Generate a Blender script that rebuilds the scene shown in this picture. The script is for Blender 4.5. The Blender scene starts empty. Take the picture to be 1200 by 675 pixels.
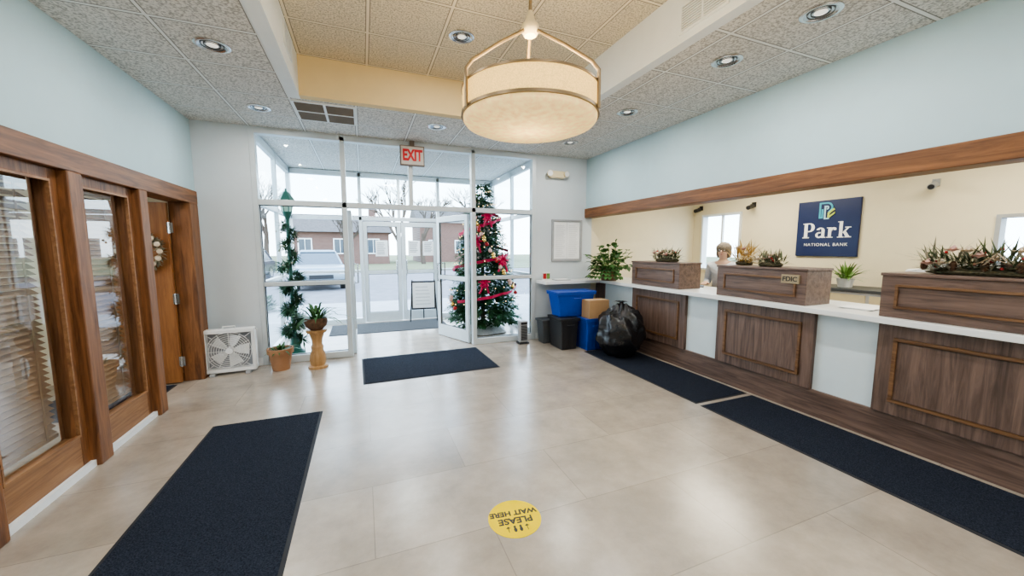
import bpy, bmesh, math, random
from mathutils import Vector, Matrix, noise
random.seed(7)
S = bpy.context.scene
COL = S.collection
R = math.radians
PI = math.pi

# ------------------------------------------------------------------ materials
def _new(name):
    m = bpy.data.materials.new(name); m.use_nodes = True
    nt = m.node_tree
    return m, nt, nt.nodes['Principled BSDF']

def _n(nt, t, **kw):
    n = nt.nodes.new(t)
    for k, v in kw.items(): setattr(n, k, v)
    return n

def pm(name, col, rough=.5, metal=0, var=.06, scale=8, emit=0, ecol=None, bump=0, spec=.5):
    m, nt, b = _new(name)
    tc = _n(nt, 'ShaderNodeTexCoord'); no = _n(nt, 'ShaderNodeTexNoise'); no.inputs['Scale'].default_value = scale
    no.inputs['Detail'].default_value = 4
    ra = _n(nt, 'ShaderNodeValToRGB')
    ra.color_ramp.elements[0].position = .3; ra.color_ramp.elements[1].position = .7
    ra.color_ramp.elements[0].color = [max(0, c*(1-var)) for c in col]+[1]
    ra.color_ramp.elements[1].color = [min(1, c*(1+var)) for c in col]+[1]
    L = nt.links
    L.new(tc.outputs['Object'], no.inputs['Vector']); L.new(no.outputs['Fac'], ra.inputs['Fac'])
    L.new(ra.outputs['Color'], b.inputs['Base Color'])
    b.inputs['Roughness'].default_value = rough; b.inputs['Metallic'].default_value = metal
    b.inputs['Specular IOR Level'].default_value = spec
    if emit:
        b.inputs['Emission Color'].default_value = list(ecol or col)+[1]; b.inputs['Emission Strength'].default_value = emit
    if bump:
        bu = _n(nt, 'ShaderNodeBump'); bu.inputs['Strength'].default_value = bump; bu.inputs['Distance'].default_value = .01
        L.new(no.outputs['Fac'], bu.inputs['Height']); L.new(bu.outputs['Normal'], b.inputs['Normal'])
    return m

def wood(name, c1, c2, axis='Z', rough=.4, freq=16):
    m, nt, b = _new(name); L = nt.links
    tc = _n(nt, 'ShaderNodeTexCoord'); mp = _n(nt, 'ShaderNodeMapping')
    s = [freq, freq, freq]; s['XYZ'.index(axis)] = freq*.07
    mp.inputs['Scale'].default_value = s
    no = _n(nt, 'ShaderNodeTexNoise'); no.inputs['Scale'].default_value = 1.6; no.inputs['Detail'].default_value = 7
    no.inputs['Roughness'].default_value = .65; no.inputs['Distortion'].default_value = .9
    ra = _n(nt, 'ShaderNodeValToRGB'); ra.color_ramp.elements[0].position = .32; ra.color_ramp.elements[1].position = .68
    ra.color_ramp.elements[0].color = list(c1)+[1]; ra.color_ramp.elements[1].color = list(c2)+[1]
    L.new(tc.outputs['Object'], mp.inputs['Vector']); L.new(mp.outputs['Vector'], no.inputs['Vector'])
    L.new(no.outputs['Fac'], ra.inputs['Fac']); L.new(ra.outputs['Color'], b.inputs['Base Color'])
    b.inputs['Roughness'].default_value = rough
    return m

def tile_mat(name, ox, oy, base, line, pitch=.61, dark=.62, sc=62):
    m, nt, b = _new(name); L = nt.links
    tc = _n(nt, 'ShaderNodeTexCoord'); sp = _n(nt, 'ShaderNodeSeparateXYZ'); L.new(tc.outputs['Object'], sp.inputs[0])
    outs = []
    for k, o in ((0, ox), (1, oy)):
        a = _n(nt, 'ShaderNodeMath', operation='SUBTRACT'); a.inputs[1].default_value = o; L.new(sp.outputs[k], a.inputs[0])
        d = _n(nt, 'ShaderNodeMath', operation='DIVIDE'); d.inputs[1].default_value = pitch; L.new(a.outputs[0], d.inputs[0])
        f = _n(nt, 'ShaderNodeMath', operation='FRACT'); L.new(d.outputs[0], f.inputs[0])
        h = _n(nt, 'ShaderNodeMath', operation='SUBTRACT'); h.inputs[1].default_value = .5; L.new(f.outputs[0], h.inputs[0])
        ab = _n(nt, 'ShaderNodeMath', operation='ABSOLUTE'); L.new(h.outputs[0], ab.inputs[0])
        outs.append(ab)
    mx = _n(nt, 'ShaderNodeMath', operation='MAXIMUM'); L.new(outs[0].outputs[0], mx.inputs[0]); L.new(outs[1].outputs[0], mx.inputs[1])
    g1 = _n(nt, 'ShaderNodeMath', operation='GREATER_THAN'); g1.inputs[1].default_value = .482; L.new(mx.outputs[0], g1.inputs[0])
    g2 = _n(nt, 'ShaderNodeMath', operation='GREATER_THAN'); g2.inputs[1].default_value = .470; L.new(mx.outputs[0], g2.inputs[0])
    no = _n(nt, 'ShaderNodeTexNoise'); no.inputs['Scale'].default_value = sc; no.inputs['Detail'].default_value = 4
    L.new(tc.outputs['Object'], no.inputs['Vector'])
    ra = _n(nt, 'ShaderNodeValToRGB'); ra.color_ramp.elements[0].position = .38; ra.color_ramp.elements[1].position = .56
    ra.color_ramp.elements[0].color = [c*dark for c in base]+[1]; ra.color_ramp.elements[1].color = list(base)+[1]
    L.new(no.outputs['Fac'], ra.inputs['Fac'])
    m1 = _n(nt, 'ShaderNodeMixRGB'); L.new(g2.outputs[0], m1.inputs[0]); L.new(ra.outputs['Color'], m1.inputs[1]); m1.inputs[2].default_value = [c*.32 for c in base]+[1]  # shadow along the grid bars, painted as thin dark edges
    mi = _n(nt, 'ShaderNodeMixRGB'); L.new(g1.outputs[0], mi.inputs[0]); L.new(m1.outputs[0], mi.inputs[1]); mi.inputs[2].default_value = list(line)+[1]
    L.new(mi.outputs[0], b.inputs['Base Color']); b.inputs['Roughness'].default_value = .9
    return m

def floor_mat():
    m, nt, b = _new('floor_tile'); L = nt.links
    tc = _n(nt, 'ShaderNodeTexCoord')
    br = _n(nt, 'ShaderNodeTexBrick'); br.offset = .5
    br.inputs['Scale'].default_value = 1; br.inputs['Brick Width'].default_value = 1.2; br.inputs['Row Height'].default_value = .6
    br.inputs['Mortar Size'].default_value = .003; br.inputs['Mortar Smooth'].default_value = .4
    br.inputs['Color1'].default_value = (.405, .355, .298, 1); br.inputs['Color2'].default_value = (.350, .305, .255, 1)
    br.inputs['Mortar'].default_value = (.27, .235, .195, 1)
    L.new(tc.outputs['Object'], br.inputs['Vector'])
    no = _n(nt, 'ShaderNodeTexNoise'); no.inputs['Scale'].default_value = 3.0; no.inputs['Detail'].default_value = 10; no.inputs['Roughness'].default_value = .7
    L.new(tc.outputs['Object'], no.inputs['Vector'])
    ra = _n(nt, 'ShaderNodeValToRGB'); ra.color_ramp.elements[0].position = .3; ra.color_ramp.elements[1].position = .7
    ra.color_ramp.elements[0].color = (.76, .75, .74, 1); ra.color_ramp.elements[1].color = (1.17, 1.15, 1.12, 1)
    L.new(no.outputs['Fac'], ra.inputs['Fac'])
    mi = _n(nt, 'ShaderNodeMixRGB', blend_type='MULTIPLY'); mi.inputs[0].default_value = 1
    L.new(br.outputs['Color'], mi.inputs[1]); L.new(ra.outputs['Color'], mi.inputs[2]); L.new(mi.outputs[0], b.inputs['Base Color'])
    b.inputs['Roughness'].default_value = .25; b.inputs['Specular IOR Level'].default_value = 1.0
    b.inputs['IOR'].default_value = 1.55
    return m

def brick_mat():
    m, nt, b = _new('red_brick'); L = nt.links
    tc = _n(nt, 'ShaderNodeTexCoord'); mp = _n(nt, 'ShaderNodeMapping'); mp.inputs['Rotation'].default_value = (R(90), 0, 0)
    br = _n(nt, 'ShaderNodeTexBrick'); br.inputs['Scale'].default_value = 2.5
    br.inputs['Color1'].default_value = (.17, .085, .065, 1); br.inputs['Color2'].default_value = (.13, .065, .05, 1); br.inputs['Mortar'].default_value = (.21, .18, .165, 1)
    L.new(tc.outputs['Object'], mp.inputs[0]); L.new(mp.outputs[0], br.inputs['Vector']); L.new(br.outputs['Color'], b.inputs['Base Color'])
    b.inputs['Roughness'].default_value = .9
    return m

def glass_mat(name, tint=(.95, .98, .98), base=.035, k=.45):
    m, nt, b = _new(name); L = nt.links
    nt.nodes.remove(b)
    out = nt.nodes['Material Output']
    tr = _n(nt, 'ShaderNodeBsdfTransparent'); tr.inputs[0].default_value = list(tint)+[1]
    gl = _n(nt, 'ShaderNodeBsdfGlossy'); gl.inputs['Roughness'].default_value = .02
    lw = _n(nt, 'ShaderNodeLayerWeight'); lw.inputs[0].default_value = .5
    pw = _n(nt, 'ShaderNodeMath', operation='POWER'); pw.inputs[1].default_value = 4; L.new(lw.outputs['Facing'], pw.inputs[0])
    mu = _n(nt, 'ShaderNodeMath', operation='MULTIPLY_ADD'); mu.inputs[1].default_value = k; mu.inputs[2].default_value = base; L.new(pw.outputs[0], mu.inputs[0])
    mx = _n(nt, 'ShaderNodeMixShader'); L.new(mu.outputs[0], mx.inputs[0]); L.new(tr.outputs[0], mx.inputs[1]); L.new(gl.outputs[0], mx.inputs[2])
    L.new(mx.outputs[0], out.inputs[0])
    return m

def fabric_shade(name, col, emit, trans, weave=260):
    m, nt, b = _new(name); L = nt.links
    nt.nodes.remove(b); out = nt.nodes['Material Output']
    tc = _n(nt, 'ShaderNodeTexCoord')
    no = _n(nt, 'ShaderNodeTexNoise'); no.inputs['Scale'].default_value = weave
    L.new(tc.outputs['Object'], no.inputs[0])
    ra = _n(nt, 'ShaderNodeValToRGB'); ra.color_ramp.elements[0].position = .35; ra.color_ramp.elements[1].position = .65
    ra.color_ramp.elements[0].color = [c*.80 for c in col]+[1]; ra.color_ramp.elements[1].color = list(col)+[1]
    L.new(no.outputs['Fac'], ra.inputs[0])
    d = _n(nt, 'ShaderNodeBsdfDiffuse'); t = _n(nt, 'ShaderNodeBsdfTranslucent'); e = _n(nt, 'ShaderNodeEmission'); e.inputs[1].default_value = emit
    for q in (d, t, e): L.new(ra.outputs[0], q.inputs[0])
    mx = _n(nt, 'ShaderNodeMixShader'); mx.inputs[0].default_value = trans; L.new(d.outputs[0], mx.inputs[1]); L.new(t.outputs[0], mx.inputs[2])
    ad = _n(nt, 'ShaderNodeAddShader'); L.new(mx.outputs[0], ad.inputs[0]); L.new(e.outputs[0], ad.inputs[1]); L.new(ad.outputs[0], out.inputs[0])
    return m

M = {}
M['wall_daylight_tint'] = pm('wall_tinted_by_daylight', (.46, .605, .655), .85, var=.015)  # blue cast of the daylight is mixed into the wall colour
M['wall_white'] = pm('painted_wall_white', (.60, .65, .68), .85, var=.015)
M['wall_beige'] = pm('painted_wall_beige', (.75, .67, .49), .85, var=.015)
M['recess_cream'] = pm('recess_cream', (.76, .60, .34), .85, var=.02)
M['white_trim'] = pm('white_trim', (.76, .79, .80), .6, var=.02)
M['tile'] = tile_mat('ceiling_tile', -.62, 4.46, (.73, .71, .675), (.78, .79, .78), dark=.5, sc=74)
M['tile_warm_lit'] = tile_mat('ceiling_tile_warm_lit', -.5, 4.28, (.73, .64, .49), (.78, .69, .54), dark=.56, sc=74)  # warm glow of the pendant is put into this tile colour
M['floor'] = floor_mat()
M['oak'] = wood('oak_trim', (.095, .037, .014), (.30, .132, .050), 'Z', .5)
M['oak_y'] = wood('oak_trim_long', (.085, .034, .013), (.265, .115, .044), 'Y', .5)
M['oak_light'] = wood('oak_frame', (.19, .087, .036), (.36, .19, .086), 'Y', .5)
M['oak_door'] = wood('oak_door', (.19, .073, .024), (.36, .158, .055), 'Z')
M['walnut'] = wood('walnut_laminate', (.064, .040, .031), (.195, .127, .100), 'Z', .45, 16)
M['walnut_y'] = wood('walnut_laminate_long', (.064, .040, .031), (.195, .127, .100), 'Y', .45, 16)
M['molding'] = wood('molding_wood', (.09, .043, .019), (.22, .115, .053), 'Y', .4)
M['ledge'] = pm('white_laminate', (.78, .79, .78), .3, var=.02)
M['infill'] = pm('pale_infill', (.62, .70, .73), .4, var=.02)
M['alum'] = pm('white_aluminium', (.62, .67, .69), .4, .2, var=.03)
M['glass'] = glass_mat('clear_glass')
M['glass_office'] = glass_mat('office_glass', (.90, .93, .93), .14, .65)
M['mat'] = pm('charcoal_carpet', (.022, .027, .040), .95, var=.6, scale=140, bump=.6, spec=.1)
M['mat_grey'] = pm('grey_carpet', (.085, .086, .088), .95, var=.5, scale=140, bump=.6, spec=.1)
M['mat_edge'] = pm('rubber_edge', (.02, .022, .028), .8, var=.1)
M['bronze'] = pm('aged_bronze', (.28, .21, .13), .38, .7)
M['chrome'] = pm('brushed_chrome', (.62, .62, .62), .22, .95)
M['reflector'] = pm('lamp_reflector', (.50, .50, .51), .2, .95)
M['shade'] = fabric_shade('linen_shade', (.82, .62, .29), .18, .10, 170)
M['diffuser'] = fabric_shade('frosted_diffuser', (.87, .67, .34), .40, .05, 30)
M['lens'] = pm('lamp_lens', (.9, .9, .85), .4, emit=.5, ecol=(1, .96, .88))
M['black'] = pm('black_plastic', (.018, .018, .02), .45)
M['darkgrey'] = pm('dark_grey_plastic', (.07, .075, .08), .5)
M['grey'] = pm('grey_plastic', (.35, .36, .37), .5)
M['vent_brown'] = pm('brown_vent_slat', (.17, .135, .10), .6)
M['white_plastic'] = pm('white_plastic', (.74, .75, .74), .45)
M['cream_plastic'] = pm('cream_plastic', (.72, .62, .40), .5)
M['brass'] = pm('brass_plaque', (.31, .25, .15), .5, 0)
M['paper'] = pm('white_paper', (.84, .85, .85), .8, var=.02)
M['ink'] = pm('grey_ink', (.3, .31, .33), .8)
M['ink_pale'] = pm('pale_print', (.55, .56, .58), .8)
M['red'] = pm('exit_red', (.62, .006, .010), .5)
M['exit_white'] = pm('exit_face', (.62, .55, .49), .6)
M['exit_edge'] = pm('exit_housing', (.20, .15, .12), .6)
M['navy'] = pm('navy_sign', (.010, .020, .085), .35, var=.05)
M['sign_white'] = pm('sign_white', (.88, .88, .9), .5)
M['logo_blue'] = pm('logo_blue', (.05, .42, .58), .5)
M['logo_pale'] = pm('logo_pale_blue', (.40, .66, .80), .5)
M['logo_green'] = pm('logo_green', (.5, .62, .10), .5)
M['yellow'] = pm('yellow_vinyl', (.86, .64, .0), .7, var=.06, spec=.1)
M['text_dark'] = pm('dark_print', (.03, .03, .03), .6)
M['blue'] = pm('blue_plastic', (.006, .055, .36), .38)
M['card'] = pm('cardboard', (.40, .25, .13), .85)
M['bag'] = pm('black_bag_film', (.012, .012, .014), .24, var=.2)
M['terracotta'] = pm('terracotta', (.36, .19, .10), .85)
M['soil'] = pm('soil', (.04, .028, .02), 1, var=.4, scale=60)
M['moss'] = pm('dry_moss', (.10, .085, .05), 1, var=.5, scale=60)
M['basket'] = wood('basket_wood', (.09, .05, .028), (.22, .13, .075), 'X', .7, 40)
M['leaf'] = pm('leaf_green', (.045, .12, .03), .5, var=.45, scale=14)
M['leaf_light'] = pm('leaf_light_green', (.14, .26, .06), .5, var=.4, scale=14)
M['needle'] = pm('fir_needles', (.030, .105, .040), .7, var=.5, scale=12)
M['needle_g'] = pm('garland_needles', (.028, .085, .034), .7, var=.5, scale=12)
M['dried'] = pm('dried_greenery', (.085, .115, .055), .8, var=.45, scale=16)
M['frost'] = pm('frosted_sprig', (.30, .28, .20), .8, var=.4, scale=20)
M['gold_leaf'] = pm('golden_foliage', (.50, .33, .10), .7, var=.4, scale=20)
M['pink'] = pm('dusty_pink_petal', (.60, .38, .32), .7, var=.2)
M['cream_petal'] = pm('cream_petal', (.70, .58, .44), .7, var=.15)
M['redberry'] = pm('red_berry', (.38, .02, .022), .35)
M['ribbon'] = pm('magenta_red_ribbon', (.50, .012, .075), .5, var=.2)
M['gold'] = pm('gold_ball', (.75, .5, .15), .25, .8)
M['lightglow'] = pm('fairy_lights', (1, .7, .35), .4, emit=3, ecol=(1, .68, .32))
M['bark'] = pm('bark', (.085, .065, .05), .95, var=.3, scale=20)
M['cone'] = pm('pine_cone', (.13, .07, .04), .9, var=.3, scale=30)
M['ped_wood'] = wood('pedestal_wood', (.32, .17, .065), (.52, .31, .14), 'Z', .45)
M['lampgreen'] = pm('lamp_post_green', (.02, .10, .07), .4)
M['lantern'] = pm('lantern_pane', (.35, .55, .46), .3)
M['blind'] = pm('blind_slat', (.32, .20, .115), .5, var=.15)
M['blind_pale'] = pm('blind_slat_pale', (.31, .225, .165), .55, var=.15, spec=.2)
M['asphalt'] = pm('asphalt', (.16, .16, .175), .95, var=.15, scale=3)
M['concrete'] = pm('concrete', (.34, .35, .36), .9, var=.08, scale=3)
M['grass'] = pm('winter_grass', (.14, .15, .075), 1, var=.3, scale=6)
M['brick'] = brick_mat()
M['roof'] = pm('shingle_roof', (.095, .083, .08), .95, var=.25, scale=6)
M['winglass'] = pm('dark_window', (.06, .08, .10), .15)
M['car_silver'] = pm('silver_paint', (.22, .28, .32), .3, .4)
M['car_dark'] = pm('dark_paint', (.05, .06, .08), .3, .3)
M['tyre'] = pm('tyre_rubber', (.02, .02, .02), .9)
M['taillamp'] = pm('tail_lamp', (.5, .02, .02), .3)
M['skin'] = pm('skin', (.62, .40, .30), .55, var=.05)
M['lips'] = pm('lips', (.48, .20, .17), .5, var=.05)
M['hair'] = pm('grey_brown_hair', (.20, .165, .13), .75, var=.4, scale=70)
M['sweater'] = pm('pale_sweater', (.56, .59, .65), .85, var=.08, scale=60)
M['trousers'] = pm('dark_trousers', (.04, .045, .06), .85)
M['skirt'] = pm('tree_skirt', (.60, .60, .59), .9, var=.12, scale=30)

# ------------------------------------------------------------------ mesh builder
class MB:
    def __init__(s): s.v = []; s.f = []
    def add(s, vs, fs):
        o = len(s.v); s.v += [tuple(v) for v in vs]; s.f += [tuple(i+o for i in f) for f in fs]; return s
    def box(s, x0, x1, y0, y1, z0, z1, mx=None):
        vs = [Vector(p) for p in ((x0,y0,z0),(x1,y0,z0),(x1,y1,z0),(x0,y1,z0),(x0,y0,z1),(x1,y0,z1),(x1,y1,z1),(x0,y1,z1))]
        if mx: vs = [mx @ v for v in vs]
        return s.add(vs, [(0,3,2,1),(4,5,6,7),(0,1,5,4),(1,2,6,5),(2,3,7,6),(3,0,4,7)])
    def pane(s, x0, x1, y0, y1, z0, z1):     # a single sheet of glass in the middle of the given box
        if abs(x1-x0) < abs(y1-y0):
            x = (x0+x1)/2; return s.add([(x,y0,z0),(x,y1,z0),(x,y1,z1),(x,y0,z1)], [(0,1,2,3)])
        y = (y0+y1)/2; return s.add([(x0,y,z0),(x1,y,z0),(x1,y,z1),(x0,y,z1)], [(0,1,2,3)])
    def taper(s, b, t, z0, z1):   # rectangles (x0,x1,y0,y1) bottom and top
        vs = [(b[0],b[2],z0),(b[1],b[2],z0),(b[1],b[3],z0),(b[0],b[3],z0),(t[0],t[2],z1),(t[1],t[2],z1),(t[1],t[3],z1),(t[0],t[3],z1)]
        return s.add(vs, [(0,3,2,1),(4,5,6,7),(0,1,5,4),(1,2,6,5),(2,3,7,6),(3,0,4,7)])
    def tube(s, pts, r, n=8, cap=True):
        pts = [Vector(p) for p in pts]; rs = r if isinstance(r, (list, tuple)) else [r]*len(pts)
        rings = []; prev = None
        for i, p in enumerate(pts):
            a = pts[max(i-1, 0)]; b = pts[min(i+1, len(pts)-1)]
            d = (b-a).normalized()
            if prev is None:
                u = d.cross(Vector((0,0,1)))
                if u.length < 1e-3: u = d.cross(Vector((1,0,0)))
            else: u = prev - d*prev.dot(d)
            u.normalize(); prev = u; w = d.cross(u)
            rings.append([p + (u*math.cos(2*PI*k/n) + w*math.sin(2*PI*k/n))*rs[i] for k in range(n)])
        vs = [q for rg in rings for q in rg]; fs = []
        for i in range(len(pts)-1):
            for k in range(n):
                fs.append((i*n+k, i*n+(k+1)%n, (i+1)*n+(k+1)%n, (i+1)*n+k))
        if cap: fs.append(tuple(range(n-1, -1, -1))); fs.append(tuple((len(pts)-1)*n+k for k in range(n)))
        return s.add(vs, fs)
    def lathe(s, prof, n=24, c=(0,0,0), close=False):
        vs = []; fs = []
        for r, z in prof:
            for k in range(n): vs.append((c[0]+r*math.cos(2*PI*k/n), c[1]+r*math.sin(2*PI*k/n), c[2]+z))
        m = len(prof)
        for i in range(m if close else m-1):
            j = (i+1) % m
            for k in range(n): fs.append((i*n+k, i*n+(k+1)%n, j*n+(k+1)%n, j*n+k))
        return s.add(vs, fs)
    def sph(s, c, r, sc=(1,1,1), nu=12, nv=8, fn=None):
        vs = []; fs = []
        for i in range(nv+1):
            th = PI*i/nv
            for k in range(nu):
                ph = 2*PI*k/nu
                d = Vector((math.sin(th)*math.cos(ph), math.sin(th)*math.sin(ph), math.cos(th)))
                q = r*(fn(d) if fn else 1)
                vs.append((c[0]+d.x*q*sc[0], c[1]+d.y*q*sc[1], c[2]+d.z*q*sc[2]))
        for i in range(nv):
            for k in range(nu): fs.append((i*nu+k, (i+1)*nu+k, (i+1)*nu+(k+1)%nu, i*nu+(k+1)%nu))
        return s.add(vs, fs)
    def prism(s, poly, f0, f1):   # poly list, f0/f1 map 2d -> 3d
        n = len(poly)
        vs = [f0(*p) for p in poly]+[f1(*p) for p in poly]
        fs = [tuple(range(n-1, -1, -1)), tuple(range(n, 2*n))]+[(i, (i+1)%n, n+(i+1)%n, n+i) for i in range(n)]
        return s.add(vs, fs)
    def leaf(s, p, d, L, W, droop=0, up=Vector((0,0,1))):
        p = Vector(p); d = Vector(d).normalized(); sd = d.cross(up)
        if sd.length < 1e-3: sd = Vector((1,0,0))
        sd.normalize(); nn = sd.cross(d)
        mc = p + d*L*.5 - Vector((0,0,droop*.25)); tip = p + d*L - Vector((0,0,droop))
        return s.add([p, mc+sd*W/2+nn*W*.12, mc-sd*W/2+nn*W*.12, tip, mc], [(0,1,4),(0,4,2),(1,3,4),(4,3,2)])
    def mesh(s, me):
        return s.add([v.co for v in me.vertices], [tuple(p.vertices) for p in me.polygons])

def obj(name, mb, mat, parent=None, bevel=0, smooth=False, seg=2):
    me = bpy.data.meshes.new(name)
    me.from_pydata(mb.v, [], mb.f); me.update()
    bm = bmesh.new(); bm.from_mesh(me)
    bmesh.ops.remove_doubles(bm, verts=bm.verts[:], dist=1e-5)
    bmesh.ops.recalc_face_normals(bm, faces=bm.faces[:])
    if bevel:
        es = [e for e in bm.edges if len(e.link_faces) == 2 and e.calc_face_angle(0) > R(35)]
        bmesh.ops.bevel(bm, geom=es, offset=bevel, segments=seg, affect='EDGES', profile=.5, clamp_overlap=True)
    bm.to_mesh(me); bm.free()
    if smooth:
        me.polygons.foreach_set('use_smooth', [True]*len(me.polygons))
        try: me.set_sharp_from_angle(angle=R(38))
        except Exception: pass
    me.materials.append(mat)
    o = bpy.data.objects.new(name, me); COL.objects.link(o)
    if parent: o.parent = parent
    return o

def share(name, src, parent, loc):     # another part with the same mesh
    o = bpy.data.objects.new(name, src.data); COL.objects.link(o); o.parent = parent; o.location = loc; return o

def thing(name, label, cat, loc=(0,0,0), rz=0, group=None):
    o = bpy.data.objects.new(name, None); COL.objects.link(o); o.empty_display_size = .1
    o.location = loc; o.rotation_euler = (0, 0, rz); o['label'] = label; o['category'] = cat
    if group: o['group'] = group
    return o

def tag(o, label, cat, group=None, kind=None):
    o['label'] = label; o['category'] = cat
    if group: o['group'] = group
    if kind: o['kind'] = kind
    return o

def struct(o, label, cat):
    o['kind'] = 'structure'; o['label'] = label; o['category'] = cat; return o

def sempty(name, label, cat, loc=(0,0,0), rz=0):
    o = thing(name, label, cat, loc, rz); o['kind'] = 'structure'; return o

def dup(root, loc, label, rz=None, group=None):
    r = root.copy(); COL.objects.link(r); r.location = loc; r['label'] = label
    if rz is not None: r.rotation_euler = (0, 0, rz)
    if group: r['group'] = group
    for ch in list(root.children):
        c = ch.copy(); COL.objects.link(c); c.parent = r
        for g in ch.children:
            d = g.copy(); COL.objects.link(d); d.parent = c
    return r

AX_NEGX = Matrix(((0, 0, -1, 0), (-1, 0, 0, 0), (0, 1, 0, 0), (0, 0, 0, 1)))   # reads when looking along +X
AX_NEGY = Matrix(((1, 0, 0, 0), (0, 0, -1, 0), (0, 1, 0, 0), (0, 0, 0, 1)))    # reads when looking along +Y
def text(name, body, size, mat, parent, loc, ax, extrude=.002, bold=0, spacing=1):
    cu = bpy.data.curves.new('tmp', 'FONT'); cu.body = body; cu.size = size; cu.align_x = 'CENTER'; cu.align_y = 'CENTER'
    cu.extrude = extrude; cu.offset = bold; cu.space_character = spacing
    o = bpy.data.objects.new('tmp', cu); COL.objects.link(o)
    dg = bpy.context.evaluated_depsgraph_get(); dg.update()
    me = bpy.data.meshes.new_from_object(o.evaluated_get(dg))
    bpy.data.objects.remove(o); 
    me.transform(Matrix.Translation(Vector(loc)) @ ax); me.name = name
    me.materials.clear(); me.materials.append(mat)
    r = bpy.data.objects.new(name, me); COL.objects.link(r)
    if parent: r.parent = parent
    return r

ZC = 2.98; ZU = 3.35; YB = 5.57; XL = -1.81; XR = 3.555; YR = -3.6

# ------------------------------------------------------------------ shell
m = MB().box(-4.5, 6.2, YR-.1, 5.7, -.1, 0).box(-1.3, 2.8, 5.7, 8.2, -.1, 0)
struct(obj('floor', m, M['floor']), 'large beige stone-look floor tiles across the lobby', 'floor')
m = MB().box(XL-.12, -.62, YR, YB+.1, ZC, ZC+.06).box(2.29, XR+.1, YR, YB+.1, ZC, ZC+.06).box(-.62, 2.29, 4.4, YB+.1, ZC, ZC+.06).box(-.62, 2.29, YR, -.6, ZC, ZC+.06)
struct(obj('ceiling', m, M['tile']), 'lower suspended ceiling of speckled square tiles around the recess', 'ceiling')
m = MB().box(-.6, 2.28, -.58, 4.38, ZU, ZU+.06)
struct(obj('ceiling', m, M['tile_warm_lit']), 'raised warm-lit tiled ceiling inside the recess', 'ceiling')
m = MB().box(-.62, -.516, -.6, 4.4, ZC-.004, ZU).box(2.2, 2.29, -.6, 4.4, ZC-.004, ZU).box(-.516, 2.2, -.6, -.5, ZC-.004, ZU)
struct(obj('trim_1', m, M['white_trim']), 'white side faces of the ceiling recess', 'ceiling trim')
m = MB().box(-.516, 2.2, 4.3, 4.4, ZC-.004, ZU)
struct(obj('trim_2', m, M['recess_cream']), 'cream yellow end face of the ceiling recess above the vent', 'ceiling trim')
m = MB().box(3.7, 6.1, YR, YB+.1, 2.6, 2.66)
struct(obj('ceiling', m, M['white_trim']), 'plain ceiling over the teller area', 'ceiling')
m = MB().box(-4.4, XL-.12, YR, YB+.1, 2.6, 2.66)
struct(obj('ceiling', m, M['white_trim']), 'plain ceiling of the side office', 'ceiling')
m = MB().box(-1.3, 2.8, YB+.1, 8.2, ZC, ZC+.06)
struct(obj('ceiling', m, M['tile']), 'tiled ceiling of the glazed entrance vestibule', 'ceiling')
# walls
m = MB().box(XL-.14, XL, YR, YB, 2.15, ZC).box(XL-.14, XL, YR, 1.6, 0, 2.15).box(XL-.14, XL, 5.42, YB, 0, 2.15)
struct(obj('wall_left', m, M['wall_daylight_tint']), 'wall above the oak-framed office glazing, coloured with a daylight tint', 'wall')
m = MB().box(XR, XR+.14, YR, YB, 2.165, ZC)
struct(obj('wall_right', m, M['wall_daylight_tint']), 'bulkhead wall above the teller opening, coloured with a daylight tint', 'wall')
m = MB().box(XL-.14, -1.24, YB, YB+.12, 0, ZC).box(2.61, XR+.12, YB, YB+.12, 0, ZC).box(-1.24, 2.61, YB, YB+.12, 2.955, ZC)
struct(obj('wall_back', m, M['wall_white']), 'white wall either side of the glass entrance', 'wall')
m = MB().box(XR+.12, 6.1, YB, YB+.12, 0, 2.66).box(-4.4, XL-.14, YB, YB+.12, 0, 2.66)
struct(obj('wall_side', m, M['wall_beige']), 'beige end wall of the teller area', 'wall')
m = MB().box(-4.4, 6.1, YR-.12, YR, 0, ZC)
struct(obj('wall_front', m, M['wall_white']), 'white wall behind the viewer', 'wall')
m = MB()
def wall_x(m, x0, x1, ya, yb, za, zb, holes):
    ys = sorted(holes, key=lambda h: h[0]); y = ya
    for (a, b, c, d) in ys:
        m.box(x0, x1, y, a, za, zb); m.box(x0, x1, a, b, za, c); m.box(x0, x1, a, b, d, zb); y = b
    m.box(x0, x1, y, yb, za, zb)
wall_x(m, 6.0, 6.12, YR, YB+.12, 0, 2.66, [(.7, 1.78, 1.30, 1.84), (4.56, 5.36, 1.1, 2.12)])
struct(obj('wall_teller', m, M['wall_beige']), 'warm beige wall behind the tellers carrying the navy sign', 'wall')
m = MB(); wall_x(m, -4.4, -4.28, YR, YB+.12, 0, 2.66, [(2.4, 4.4, .9, 2.1)])
struct(obj('wall_office', m, M['wall_beige']), 'far wall of the side office', 'wall')
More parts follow.
